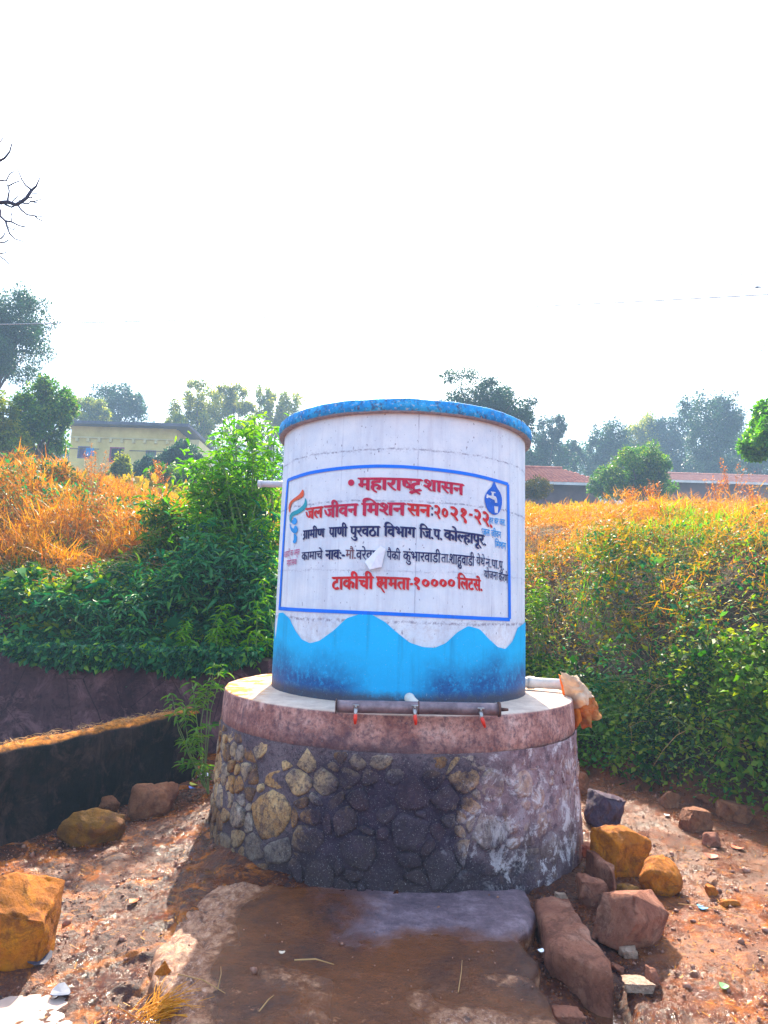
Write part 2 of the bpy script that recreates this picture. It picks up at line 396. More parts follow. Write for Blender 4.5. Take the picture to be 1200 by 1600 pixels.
M['rock_pale'] = rock_mat('pale_stone', (.4, .25, .18), (.58, .42, .33), (.7, .6, .52))
M['rock_olive'] = rock_mat('mossy_brown_stone', (.11, .055, .022), (.24, .12, .04), (.48, .20, .09))

# ---------------------------------------------------------------- object helpers
def link(o): C.objects.link(o); return o
def tag(o, label=None, cat=None, group=None, kind=None):
    if label: o['label'] = label
    if cat: o['category'] = cat
    if group: o['group'] = group
    if kind: o['kind'] = kind
    return o
def empty(name, loc, label, cat, group=None, rz=0):
    o = link(bpy.data.objects.new(name, None)); o.location = loc; o.rotation_euler.z = rz
    o.empty_display_size = .1
    return tag(o, label, cat, group)
def put(name, me, mat=None, parent=None, smooth=True, world=True):
    """link a mesh built in world coordinates; under a parent it is moved into the parent's frame"""
    if mat is not None and not me.materials: me.materials.append(mat)
    o = link(bpy.data.objects.new(name, me))
    if parent is not None:
        o.parent = parent
        if world:
            root = parent; off = Vector(parent.location)
            if parent.parent: off = off + Vector(parent.parent.location)
            o.location = -off
    if smooth: me.shade_smooth()
    return o
def from_arrays(name, V, Fc):
    me = bpy.data.meshes.new(name); me.from_pydata([tuple(v) for v in V], [], [tuple(f) for f in Fc]); me.update(); return me
def from_bm(bm, name='mesh'):
    me = bpy.data.meshes.new(name); bm.to_mesh(me); bm.free(); return me
def quads(name, V, Q, tone=None):
    """fast numpy quad mesh"""
    V = np.asarray(V, np.float32); Q = np.asarray(Q, np.int32)
    me = bpy.data.meshes.new(name); k = Q.shape[1]
    me.vertices.add(len(V)); me.vertices.foreach_set('co', V.ravel())
    me.loops.add(Q.size); me.loops.foreach_set('vertex_index', Q.ravel())
    me.polygons.add(len(Q)); me.polygons.foreach_set('loop_start', np.arange(0, Q.size, k, dtype=np.int32))
    me.polygons.foreach_set('loop_total', np.full(len(Q), k, np.int32))
    me.update(calc_edges=True)
    if tone is not None:
        at_ = me.attributes.new('tone', 'FLOAT', 'FACE'); at_.data.foreach_set('value', np.asarray(tone, np.float32))
    return me

def bm_box(bm, x0, x1, y0, y1, z0, z1):
    vs = [bm.verts.new(p) for p in ((x0, y0, z0), (x1, y0, z0), (x1, y1, z0), (x0, y1, z0), (x0, y0, z1), (x1, y0, z1), (x1, y1, z1), (x0, y1, z1))]
    for f in ((3, 2, 1, 0), (4, 5, 6, 7), (0, 1, 5, 4), (1, 2, 6, 5), (2, 3, 7, 6), (3, 0, 4, 7)): bm.faces.new([vs[i] for i in f])
def box_mesh(*a, bevel=0):
    bm = bmesh.new(); bm_box(bm, *a)
    if bevel: bmesh.ops.bevel(bm, geom=bm.edges[:], offset=bevel, segments=2, affect='EDGES')
    return from_bm(bm)
def bm_tube(bm, pts, rad, seg=8, caps=True):
    pts = [Vector(p) for p in pts]; n = len(pts)
    if not hasattr(rad, '__len__'): rad = [rad] * n
    rings = []; prev = None
    for i, p in enumerate(pts):
        t = (pts[min(i + 1, n - 1)] - pts[max(i - 1, 0)]).normalized()
        if prev is None:
            a = t.orthogonal().normalized()
        else:
            a = (prev - t * prev.dot(t))
            a = a.normalized() if a.length > 1e-6 else t.orthogonal().normalized()
        prev = a; b = t.cross(a)
        rings.append([bm.verts.new(p + (a * math.cos(k * math.tau / seg) + b * math.sin(k * math.tau / seg)) * rad[i]) for k in range(seg)])
    for i in range(n - 1):
        for k in range(seg):
            bm.faces.new((rings[i][k], rings[i][(k + 1) % seg], rings[i + 1][(k + 1) % seg], rings[i + 1][k]))
    if caps:
        bm.faces.new(rings[0][::-1]); bm.faces.new(rings[-1])
def tube(pts, rad, seg=8, caps=True):
    bm = bmesh.new(); bm_tube(bm, pts, rad, seg, caps); bmesh.ops.recalc_face_normals(bm, faces=bm.faces); return from_bm(bm)

# ================================================================ GROUND
def graded(parts): return np.unique(np.concatenate([np.linspace(a, b, n) for a, b, n in parts]).round(4))
gx = graded([(-900, -60, 16), (-60, -12, 40), (-12, -3, 60), (-3, 3.6, 470), (3.6, 12, 60), (12, 60, 40), (60, 900, 16)])
gy = graded([(-30, 2, 14), (2, 2.6, 8), (2.6, 5.2, 300), (5.2, 9, 200), (9, 18, 60), (18, 60, 40), (60, 900, 20)])
XX, YY = np.meshgrid(gx, gy); ZZ = height(XX, YY)
V = np.stack([XX, YY, ZZ], -1).reshape(-1, 3); nx, ny = len(gx), len(gy)
ii = (np.arange(ny - 1)[:, None] * nx + np.arange(nx - 1)[None]).ravel()
Q = np.stack([ii, ii + 1, ii + nx + 1, ii + nx], -1)
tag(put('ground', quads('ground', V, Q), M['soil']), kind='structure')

# distant hill
def hill():
    xs = np.linspace(-700, 900, 90); ys = np.linspace(380, 620, 14)
    X, Y = np.meshgrid(xs, ys)
    prof = np.interp(xs, [-700, -300, -60, 60, 95, 118, 140, 170, 260, 500, 900], [30, 50, 60, 75, 92, 108, 112, 104, 90, 60, 30])
    env = np.sin((Y - 380) / 240 * math.pi) ** .6
    Z = 22 + (prof[None] - 22) * env + 6 * fbm(X * .02, Y * .02, 5) * env
    V = np.stack([X, Y, Z], -1).reshape(-1, 3); n = len(xs)
    ii = (np.arange(len(ys) - 1)[:, None] * n + np.arange(n - 1)[None]).ravel()
    return quads('hill', V, np.stack([ii, ii + 1, ii + n + 1, ii + n], -1))
tag(put('hill', hill(), simple('hazy_hill_scrub', (.07, .1, .05), (.16, .16, .08), .05, .95, .2, .5)), kind='structure')

# puddles
def water_material(name, col, rough=.06):
    g = G(name); n = g.bump(g.noise(14, 3, .6), .12, .01)
    return g.done(g.ramp(g.noise(3, 4), [(.3, col), (.7, tuple(c * 1.7 for c in col))]), rough, n, spec=.9, IOR=1.5)
M['water'] = water_material('muddy_water', (.42, .30, .25))
def puddle(poly, z, mat):
    bm = bmesh.new(); vs = [bm.verts.new((x, y, z)) for x, y in poly]; bm.faces.new(vs)
    return tag(put('puddle', from_bm(bm), mat, smooth=False), kind='structure')
puddle([(-2.2, 2.6), (-.85, 2.6), (-.72, 3.3), (-.86, 3.78), (-1.2, 3.9), (-1.7, 3.75), (-2.2, 3.4)], WATER_L, M['water'])
puddle([(.90, 2.6), (1.6, 2.6), (1.5, 3.6), (1.12, 4.5), (.93, 4.4), (.92, 3.6)], -.178, water_material('dark_ditch_water', (.08, .03, .015)))

# ================================================================ CONCRETE APRON in front of the tank base
def apron():
    px = [(345, 1376), (318, 1400), (282, 1428), (258, 1462), (244, 1500), (262, 1548), (272, 1600), (280, 1680), (560, 1700), (860, 1690),
          (868, 1600), (858, 1560), (838, 1525), (846, 1500), (818, 1462), (832, 1425), (818, 1388)]
    P = [on_z(u, v, 0.0) for u, v in px]
    out = []
    for i, p in enumerate(P):
        q = P[(i + 1) % len(P)]
        n = max(1, int((q - p).length / .022))
        for k in range(n):
            r = p.lerp(q, k / n); out.append(Vector((r.x + .13 * float(fbm(r.x * 4, r.y * 4, 45, 5)), r.y + .13 * float(fbm(r.x * 4, r.y * 4, 46, 5)), 0)))
    A = np.array([p[:] for p in out]); cen = A.mean(0); R = 90; n = len(A)
    t = (np.arange(R + 1) / R)[:, None, None]; t = np.maximum(t, .004)
    Pn = cen + (A - cen)[None] * t; x, y = Pn[..., 0], Pn[..., 1]; edge = np.clip((t[..., 0] - .93) / .07, 0, 1)
    m1 = vn(x * 2.0, y * 2.0, 47) * .6 + vn(x * 5, y * 5, 48) * .4
    blue = sstep(3.55, 3.95, y + .6 * fbm(x * 3, y * 3, 49)) * sstep(-.45, .25, x + .8 * fbm(x * 1.5, y * 1.5, 50))
    left = sstep(-.62, -.85, x + .3 * fbm(x * 3, y * 3, 52)); low = sstep(3.50, 3.25, y + .4 * fbm(x * 2.5, y * 2.5, 53))
    crust = np.clip(sstep(.40, .60, m1) * np.maximum(low, .15) + left * .9 + .25 * low, 0, 1) * (1 - blue)
    ridg = -np.abs(fbm(x * 9, y * 9, 54, 4)) + .05
    z = -.006 + .030 * fbm(x * 2.2, y * 2.2, 41) + crust * (.11 * ridg + .03 * fbm(x * 36, y * 36, 55, 2) + .006) + blue * (.010 + .010 * fbm(x * 20, y * 20, 56)) - .025 * edge ** 2
    V = list(np.stack([x, y, z], -1).reshape(-1, 3))
    for lev, grow in ((-.07, .012), (-.16, .004), (-.28, .03)):
        for i in range(n):
            d = A[i] - cen; d = d / np.linalg.norm(d) * (grow + .04 * float(fbm(A[i][0] * 8, A[i][1] * 8 + lev * 20, 57))); V.append((A[i][0] + d[0], A[i][1] + d[1], lev))
    Q = [(k * n + i, k * n + (i + 1) % n, (k + 1) * n + (i + 1) % n, (k + 1) * n + i) for k in range(R + 3) for i in range(n)]
    me = quads('apron', V, Q); nv = len(V)
    for nm, arr in (('crust', crust), ('dry', blue)):
        at_ = me.attributes.new(nm, 'FLOAT', 'POINT'); f = np.zeros(nv, np.float32); f[:arr.size] = arr.ravel(); f[arr.size:] = .6 if nm == 'crust' else 0; at_.data.foreach_set('value', f)
    return me
tag(put('concrete_apron', apron(), M['slab']), 'low broken concrete apron smeared with wet brown mud below the stone tank base', 'concrete slab')

# ================================================================ STONE BASE of the tank
RB0, RB1, ZB, ZM = 1.449, 1.405, 1.019, 0.79       # radii at ground and at band, band top, masonry top
def rb(z): return RB0 + (RB1 - RB0) * (z / ZM)
base = empty('tank_base', (TX, TY, -.2), 'round plinth of rubble stones under a cement band, carrying the water tank', 'tank base')
def core():
    n, m = 420, 40; V = []
    for j in range(m + 1):
        z = -.25 + (ZM + .25) * j / m
        for i in range(n):
            th = i / n * math.tau
            r = rb(max(z, 0)) - .003 + .038 * float(fbm(th * 9, z * 7, 51, 4)) + .014 * float(fbm(th * 45, z * 32, 53, 2)) + .012 * sstep(.60, .78, z) + .010 * sstep(-1.35, -.9, th - (math.tau if th > math.pi else 0)) * (1 if math.pi < th else 0)
            V.append(cyl(th, z, r))
    return quads('core', V, [(j * n + i, j * n + (i + 1) % n, (j + 1) * n + (i + 1) % n, (j + 1) * n + i) for j in range(m) for i in range(n)])
put('mortar_core', core(), M['mortar'], base)
def ring_lathe(prof, n=160, wob=0.0, seed=0, fx=9):
    V = []; k = len(prof)
    for (r, z) in prof:
        for i in range(n):
            th = i / n * math.tau
            dr = wob * float(fbm(math.cos(th) * fx + 20, math.sin(th) * fx + z * 6 + 20, seed, 3)); V.append(cyl(th, z + dr * .5, r + dr))
    return quads('ring', V, [(j * n + i, j * n + (i + 1) % n, (j + 1) * n + (i + 1) % n, (j + 1) * n + i) for j in range(k - 1) for i in range(n)])
put('cement_band', ring_lathe([(1.36, .775), (1.400, .778), (1.412, .79), (1.410, .85), (1.404, .93), (1.398, .99), (1.397, 1.006), (1.390, 1.0165), (1.378, ZB), (1.2, ZB + .004), (.9, ZB + .006), (.3, ZB + .006), (.001, ZB + .006)], 200, .014, 61), M['band'], base)

def clip(poly, nx_, ny_, d):
    out = []
    for i in range(len(poly)):
        a = poly[i]; b = poly[(i + 1) % len(poly)]
        da = a[0] * nx_ + a[1] * ny_ - d; db = b[0] * nx_ + b[1] * ny_ - d
        if da <= 0: out.append(a)
        if da * db < 0:
            t = da / (da - db); out.append((a[0] + (b[0] - a[0]) * t, a[1] + (b[1] - a[1]) * t))
    return out
def masonry():
    r = random.Random(5); Rr = 1.43
    # stones one can single out in the photograph (u, v, size) seed their cells first
    special = [(421, 1272, 1.9), (372, 1274, 1.0), (392, 1240, .8), (350, 1210, .9), (383, 1205, .9), (392, 1217, .8), (425, 1222, 1.0), (466, 1222, 1.1),
               (345, 1245, .8), (345, 1285, .8), (400, 1325, 1.1), (355, 1318, .9), (505, 1225, 1.0), (352, 1180, .7), (372, 1175, .7), (765, 1300, 1.3), (800, 1280, 1.1),
               (842, 1290, 1.1), (858, 1325, 1.2), (730, 1215, 1.1), (690, 1350, 1.2), (820, 1225, 1.1), (862, 1250, 1.0), (500, 1365, 1.1), (560, 1330, 1.3), (640, 1300, 1.3)]
    S = []
    for u, v, s in special:
        th, z = on_tank(u, v, 1.43); S.append((th * Rr, z, s))
    s0, s1 = (-math.pi - .15) * Rr, .15 * Rr
    tries = 0
    while tries < 6000 and len(S) < 280:
        tries += 1
        p = (r.uniform(s0, s1), r.uniform(-.02, ZM), r.choice((.5, .62, .75, .9, 1.15)))
        if all(math.hypot(p[0] - q[0], (p[1] - q[1]) * 1.15) > .085 * (p[2] + q[2]) * .80 for q in S): S.append(p)
    for i, (sx, sz, sw) in enumerate(S):
        poly = [(sx - .3, -.12), (sx + .3, -.12), (sx + .3, ZM - .012), (sx - .3, ZM - .012)]
        for j, (tx, tz, tw) in enumerate(S):
            if j == i or abs(tx - sx) > .6: continue
            dx, dz = tx - sx, tz - sz; L = math.hypot(dx, dz)
            if L < 1e-4 or L > .7: continue
            # weighted bisector, minus half a mortar joint
            m = L * (.5 + .5 * (sw * sw - tw * tw) * .0085 / (L * L)); m = max(.1 * L, min(.9 * L, m))
            gap = .005 + .007 * r.random()
            poly = clip(poly, dx / L, dz / L, (sx * dx + sz * dz) / L + m - gap)
            if len(poly) < 3: break
        if len(poly) < 3: continue
        area = .5 * abs(sum(poly[k][0] * poly[(k + 1) % len(poly)][1] - poly[(k + 1) % len(poly)][0] * poly[k][1] for k in range(len(poly))))
        if area < .0012: continue
        if i >= len(special) and r.random() < (.22 if -.8 < sx / Rr + math.pi / 2 < .5 else .06): continue
        cx = sum(p[0] for p in poly) / len(poly); cz = sum(p[1] for p in poly) / len(poly)
        # round the outline: cut corners, then jitter
        for _ in range(1):
            poly = [q for k in range(len(poly)) for q in ((poly[k][0] * .75 + poly[(k + 1) % len(poly)][0] * .25, poly[k][1] * .75 + poly[(k + 1) % len(poly)][1] * .25),
                                                          (poly[k][0] * .25 + poly[(k + 1) % len(poly)][0] * .75, poly[k][1] * .25 + poly[(k + 1) % len(poly)][1] * .75))]
        th = cx / Rr
        right = max(0, min(1, (th + 1.35) / .5))         # plaster smears over the right side
        pro = (.003 + .020 * r.random() ** 1.5) * (1 - .3 * right)
        n = len(poly); jit = [1 + r.uniform(-.09, .07) for _ in range(n)]
        V = []
        tx, tz = r.uniform(-.08, .08), r.uniform(-.10, .10)
        for scale, dep in ((1.05, -.03), (1.03, pro * .1), (.95, pro * .8), (.76, pro), (.4, pro * 1.05)):
            for k, (a, b) in enumerate(poly):
                q = (cx + (a - cx) * scale * jit[k], cz + (b - cz) * scale * jit[k])
                rough = .016 * float(fbm(q[0] * 16, q[1] * 16, 77, 4)) if scale < .95 else 0
                rr_ = rb(max(q[1], 0)) + dep + rough + (tx * (q[0] - cx) + tz * (q[1] - cz)) * (scale < 1.02)
                V.append(cyl(q[0] / Rr, q[1], rr_))
        V.append(cyl(cx / Rr, cz, rb(max(cz, 0)) + pro * 1.1))
        Fc = [(l * n + k, l * n + (k + 1) % n, (l + 1) * n + (k + 1) % n, (l + 1) * n + k) for l in range(4) for k in range(n)]
        Fc += [(4 * n + k, 4 * n + (k + 1) % n, 5 * n) for k in range(n)]
        me = from_arrays('stone', V, Fc)
        bm = bmesh.new(); bm.from_mesh(me); bmesh.ops.recalc_face_normals(bm, faces=bm.faces)
        mid = bm.verts[:] and max(bm.faces, key=lambda f: f.index)
        cpt = Vector(cyl(cx / Rr, cz, 0)); out_ = Vector((math.cos(th), math.sin(th), 0))
        bm.faces.ensure_lookup_table()
        if bm.faces[-1].normal.dot(out_) < 0: bmesh.ops.reverse_faces(bm, faces=bm.faces)
        bm.to_mesh(me); bm.free()
        put('stone', me, M['stone_tan'], base)
masonry()

# ================================================================ WATER TANK
tank = empty('water_tank', (TX, TY, ZB + .006), 'round whitewashed concrete water tank with blue painted waves and Marathi lettering', 'water tank')
Z0, Z1, ZR = ZB + .006, 3.06, 3.15
put('tank_wall', ring_lathe([(TR, Z0 - .01)] + [(TR, Z0 + (Z1 - Z0) * k / 24) for k in range(1, 25)], 240, .004, 71, 3), M['tank'], tank).data
put('roof_slab', ring_lathe([(.9, Z1 - .001), (1.07, Z1), (1.082, Z1 + .006), (1.086, Z1 + .045), (1.082, Z1 + .088), (1.07, Z1 + .098), (.8, Z1 + .105), (.001, Z1 + .11)], 220, .020, 81, 7), M['rim'], tank)
# object coordinates for the paint shaders: centre the texture on the axis
for o in tank.children: o.data.transform(Matrix.Translation((-TX, -TY, 0))); o.location = (0, 0, -tank.location.z)

def shell(top, z_lo, R, mat, name, inset=False):
    """painted area between z_lo and the profile top(th), as a thin skin on the wall"""
    n = 720; rows = 10; V = []
    for j in range(rows + 1):
        for i in range(n):
            th = i / n * math.tau - math.pi; zt = top(th); V.append((R * math.cos(th), R * math.sin(th), z_lo + (zt - z_lo) * j / rows))
    me = quads(name, V, [(j * n + i, j * n + (i + 1) % n, (j + 1) * n + (i + 1) % n, (j + 1) * n + i) for j in range(rows) for i in range(n)])
    o = put(name, me, mat, tank); o.location = (0, 0, -tank.location.z); return o
wave_px = [(431, 1000), (436, 958), (443, 957), (453, 966), (462, 985), (472, 999), (485, 1005), (500, 1001), (522, 985), (542, 966), (563, 959), (581, 960), (602, 972), (620, 988), (640, 1004), (661, 1011), (679, 1012), (696, 1005), (714, 988), (731, 978), (749, 983), (763, 998), (777, 1011), (789, 1014), (800, 1002), (808, 981), (815, 976)]
wp = sorted(on_tank(u, v) for u, v in wave_px)
wt = [p[0] for p in wp]; wz = [p[1] for p in wp]
tt = np.linspace(wt[-1], wt[0] + math.tau, 40)
ext = [(t, 1.55 + .09 * math.cos((t - wt[-1]) * 5.5) * 1.0) for t in tt[2:-2]]
wt2 = wt + [e[0] for e in ext] + [wt[0] + math.tau]; wz2 = wz + [e[1] for e in ext] + [wz[0]]
def smooth_interp(th):
    th = th if th >= wt[0] else th + math.tau
    return float(np.mean([np.interp(th + k, wt2, wz2, period=None) for k in (-.012, -.006, 0, .006, .012)]))
shell(smooth_interp, Z0 - .004, TR + .0045, M['wave'], 'painted_wave')

# ---- painted frame
def skin(name, pairs, mat, dr, nsub=12, parent=None):
    """strip on the wall; pairs = [((u,v),(u,v)) ...] measured left and right edges"""
    A = [(on_tank(*a), on_tank(*b)) for a, b in pairs]
    V = []; Fc = []
    for i in range(len(A) - 1):
        for k in range(nsub if i < len(A) - 2 else nsub + 1):
            t = k / nsub
            for e in (0, 1):
                th = A[i][e][0] * (1 - t) + A[i + 1][e][0] * t; z = A[i][e][1] * (1 - t) + A[i + 1][e][1] * t
                V.append(((TR + dr) * math.cos(th), (TR + dr) * math.sin(th), z))
    Fc = [(2 * i, 2 * i + 1, 2 * i + 3, 2 * i + 2) for i in range(len(V) // 2 - 1)]
    o = put(name, from_arrays(name, V, Fc), mat, parent or tank, world=False); o.location = (0, 0, -tank.location.z); return o
top_line = [(450, 751), (465, 745), (485, 739), (508, 735), (542, 731), (588, 728.5), (630, 729.5), (672, 733), (717, 738.5), (742, 743), (770, 750), (793.5, 757)]
fr = empty('painted_frame', (0, 0, 0), None, None); fr.parent = tank
def skin2(*a, **k):
    o = skin(*a, **k); o.parent = fr; return o
skin2('frame_line', [((u, v - 2.6), (u, v + 2.6)) for u, v in top_line], M['frame'], .0050)
bot_line = [(436, 950.5), (470, 953), (525, 955.5), (595, 958.5), (650, 961), (700, 963.5), (750, 966), (796, 968)]
skin2('frame_line', [((u, v - 2.8), (u, v + 2.8)) for u, v in bot_line], M['frame'], .0050)
skin2('frame_line', [((449.3, 750), (452, 750)), ((445.3, 800), (448, 800)), ((440.8, 870), (443.6, 870)), ((436.3, 950), (439, 950))], M['frame'], .0054)
skin2('frame_line', [((791, 757), (795, 757)), ((792, 830), (796, 830)), ((793, 900), (797, 900)), ((793.5, 967), (797.5, 967))], M['frame'], .0054)

# ---- lettering: glyph outlines laid on the wall as coats of paint
_gl = {}
def glyphs(s):
    if s in _gl: return _gl[s]
    c = bpy.data.curves.new('t', 'FONT'); c.body = s; c.size = 1; c.resolution_u = 4; c.fill_mode = 'FRONT'
    o = bpy.data.objects.new('t', c); C.objects.link(o); bpy.context.view_layer.update()
    me = o.to_mesh(); V = [(v.co.x, v.co.y) for v in me.vertices]; Fc = [tuple(p.vertices) for p in me.polygons]
    o.to_mesh_clear(); bpy.data.objects.remove(o); bpy.data.curves.remove(c)
    _gl[s] = (V, Fc); return V, Fc
def xmax(s): V, _ = glyphs(s); return max(v[0] for v in V)
def advance(s): return xmax(s + 'न') - xmax('न')
HEAD = max(v[1] for v in glyphs('न')[0])            # top of the head line
def crop(V, Fc, xc):
    bm = bmesh.new(); vs = [bm.verts.new((x, y, 0)) for x, y in V]
    for f in Fc:
        try: bm.faces.new([vs[i] for i in f])
        except ValueError: pass
    bmesh.ops.bisect_plane(bm, geom=bm.verts[:] + bm.edges[:] + bm.faces[:], plane_co=(xc, 0, 0), plane_no=(1, 0, 0), clear_outer=True)
    bm.verts.index_update(); V2 = [(v.co.x, v.co.y) for v in bm.verts]; F2 = [tuple(v.index for v in f.verts) for f in bm.faces]; bm.free(); return V2, F2
def pen(pts, w=.085, ang=.6):
    """one brush stroke: ribbon of even width"""
    V = []; n = len(pts)
    dense = []
    for i in range(n - 1):      # Catmull-Rom
        p0 = pts[max(i - 1, 0)]; p1 = pts[i]; p2 = pts[i + 1]; p3 = pts[min(i + 2, n - 1)]
        for k in range(5):
            t = k / 5
            dense.append(tuple(.5 * (2 * p1[c] + (-p0[c] + p2[c]) * t + (2 * p0[c] - 5 * p1[c] + 4 * p2[c] - p3[c]) * t * t + (-p0[c] + 3 * p1[c] - 3 * p2[c] + p3[c]) * t ** 3) for c in (0, 1)))
    dense.append(tuple(pts[-1])); m = len(dense)
    for i in range(m):
        a = dense[max(i - 1, 0)]; b = dense[min(i + 1, m - 1)]; dx, dy = b[0] - a[0], b[1] - a[1]; L = math.hypot(dx, dy) or 1
        V += [(dense[i][0] - dy / L * w / 2, dense[i][1] + dx / L * w / 2), (dense[i][0] + dy / L * w / 2, dense[i][1] - dx / L * w / 2)]
    return V, [(2 * i, 2 * i + 1, 2 * i + 3, 2 * i + 2) for i in range(m - 1)]
def disc(x, y, r, n=14):
    return [(x + r * math.cos(k * math.tau / n), y + r * math.sin(k * math.tau / n)) for k in range(n)], [tuple(range(n))]
def layout(tokens):
    """visual-order tokens: plain text, ('half', ch, keep), ('pen', pts, w) at the running position, ('skip', dx), ('dot', x, y, r)"""
    pieces = []; x = 0.0
    for t in tokens:
        if isinstance(t, str):
            V, Fc = glyphs(t); pieces.append(([(a + x, b) for a, b in V], Fc)); x += advance(t)
        elif t[0] == 'half':
            V, Fc = glyphs(t[1]); wd = advance(t[1]) * t[2]; V, Fc = crop(V, Fc, wd); pieces.append(([(a + x, b) for a, b in V], Fc)); x += wd
        elif t[0] == 'pen':
            V, Fc = pen(t[1], *(t[2:] or (.085,))); pieces.append(([(a + x, b) for a, b in V], Fc))
        elif t[0] == 'dot':
            V, Fc = disc(t[1], t[2], t[3]); pieces.append(([(a + x, b) for a, b in V], Fc))
        elif t[0] == 'skip': x += t[1]
    return pieces, x
def word(tokens, a, b, h, mat, nib=.06, name='lettering', h2=None, dr=.0062, parent=None, slant=0.0):
    """a, b: measured ends of the head line; h: head line to foot in picture pixels"""
    pieces, W = layout(tokens if isinstance(tokens, list) else [tokens])
    (ta, za), (tb, zb) = on_tank(*a), on_tank(*b)
    ha = za - on_tank(a[0], a[1] + h)[1]; hb = zb - on_tank(b[0], b[1] + (h2 or h))[1]
    V = []; Fc = []
    xs = [p[0] for V_, _ in pieces for p in V_]; x0, x1 = min(xs), max(xs); lay = 0
    for ca in (-1, -.33, .33, 1):
        for pv, pf in pieces:
            o = len(V); lay += 1; R = TR + dr + .00006 * lay
            for px, py in pv:
                px = px + ca * nib * .8; py = py - ca * nib * .45
                t = (px - x0) / (x1 - x0); hh = ha * (1 - t) + hb * t
                yy = (py - HEAD) / HEAD
                wobble = .006 * math.sin(px * 5.1 + za * 40)
                th = ta + (tb - ta) * (t + slant * yy); z = za * (1 - t) + zb * t + (yy + wobble) * hh
                V.append((R * math.cos(th), R * math.sin(th), z))
            Fc += [tuple(i + o for i in f) for f in pf]
    me = from_arrays(name, V, Fc)
    o = put(name, me, mat, parent or tank, smooth=False, world=False); o.location = (0, 0, -tank.location.z); return o
def zz(x, y): return (420 + x / 2.857, 610 + y / 2.857)
H_ = HEAD
CARET = ('pen', [(-.52, -.13), (-.40, -.05), (-.30, -.02), (-.20, -.06), (-.10, -.14)], .08)
KSHA = [('pen', [(-.02, H_ - .04), (.80, H_ - .04)], .08), ('pen', [(.62, H_ - .02), (.62, .0)], .09),
        ('pen', [(.20, H_ - .06), (.10, .48), (.16, .36), (.30, .36), (.36, .46), (.30, .52)], .075),
        ('pen', [(.16, .36), (.07, .22), (.14, .10), (.27, .12), (.30, .24), (.20, .28)], .075),
        ('pen', [(.30, .20), (.44, .30), (.62, .30)], .07), ('pen', [(.24, .12), (.38, -.04), (.52, -.20)], .07), ('skip', .80)]
REPHA = ('pen', [(-.12, H_), (-.16, H_ + .13), (-.28, H_ + .17), (-.38, H_ + .10)], .07)
CR, SCR, NV = M['crimson'], M['scarlet'], M['navy']
# first line
word([('dot', .2, .34, .17)], zz(356, 388), zz(384, 388), 18.5, CR, 0)
word(['महारा', ('half', 'ष', .74), 'ट', CARET], zz(402, 392), zz(684, 398), 18.5, CR)
word(['शासन'], zz(694, 398), zz(868, 420), 17, CR)
# second line
word(['जल'], zz(168, 528), zz(244, 518), 17, SCR)
word(['जीवन'], zz(250, 517), zz(399, 506), 18.5, CR)
word(['िमशन'], zz(418, 506), zz(610, 503), 19, CR)
word(['सन'], zz(620, 506), zz(722, 513), 18, SCR)
word([('dot', 0, .45, .07), ('dot', 0, .12, .07)], zz(725, 513), zz(733, 514), 18, NV, .01)
word(['२०'], zz(740, 514), zz(798, 520), 20, SCR)
word(['२१'], zz(812, 520), zz(880, 530), 20, SCR)
word([('pen', [(0, .3), (.28, .3)], .11)], zz(893, 526), zz(908, 529), 19, SCR, .01)
word(['२२.'], zz(918, 532), zz(994, 552), 21, SCR)
# third line
word(['ग', ('pen', [(-.30, .20), (-.42, .06), (-.52, -.04)], .075), 'ामीण'], zz(157, 627), zz(252, 617), 13, NV)
word(['पाणी'], zz(272, 613), zz(352, 609), 15, NV)
word(['पुरवठा'], zz(366, 608), zz(497, 607), 15.5, NV)
word(['िवभाग'], zz(516, 607), zz(655, 613), 15.5, NV)
word(['िज.प.'], zz(673, 614), zz(772, 623), 15.5, NV)
word(['को', ('half', 'ल', .72), 'हापूर.'], zz(782, 622), zz(966, 648), 15.5, NV)
# fourth line
word(['कामाचे'], zz(150, 724), zz(243, 716), 12.5, NV, .028)
word(['नाव:-'], zz(256, 715), zz(341, 711), 14, NV)
word(['मौ.'], zz(346, 712), zz(390, 713), 13.5, M['faded'], .025)
word(['वरेवाडी'], zz(392, 713), zz(517, 716), 14.5, NV, .028)
word(['पैकी'], zz(528, 717), zz(588, 721), 13, NV, .028)
word(['कुंभारवाडी'], zz(600, 718), zz(766, 728), 14.5, NV, .028)
word(['ता.'], zz(769, 730), zz(806, 732), 13, NV, .02)
word(['शाहुवाडी'], zz(806, 730), zz(916, 742), 15, NV, .028)
word(['येथे'], zz(925, 743), zz(963, 748), 13, NV, .02)
word(['न.पा.पु.'], zz(966, 750), zz(1046, 765), 13, NV, .02)
word(['योजना'], zz(959, 803), zz(1020, 812), 12, NV, .02)
word(['करणे'], zz(1024, 815), zz(1064, 824), 12.5, NV, .02)
# fifth line
word(['टाकीची'], zz(286, 835), zz(468, 831), 19, SCR)
word(KSHA + ['मता'], zz(482, 832), zz(630, 838), 18, SCR)
word([('pen', [(0, .3), (.28, .3)], .11)], zz(631, 838), zz(643, 838), 18, SCR, .01)
word(['१००००'], zz(650, 836), zz(828, 836), 17, SCR)
word(['िलटस', REPHA, '.'], zz(842, 836), zz(950, 846), 17, SCR)
# small print beside the emblems
word(['हर घर जल.'], zz(981, 567), zz(1053, 578), 9.5, M['cyan'], .03)
word(['जल जीवन'], zz(950, 617), zz(1034, 632), 10, M['cyan'], .03)
word(['िमशन'], zz(1008, 672), zz(1056, 682), 10, M['cyan'], .03)
word(['आझादी का अमृत'], zz(72, 722), zz(141, 708), 8.5, M['magenta'], .02)
word(['महो', ('half', 'त', .66), 'सव'], zz(84, 760), zz(127, 753), 8.5, M['magenta'], .02)

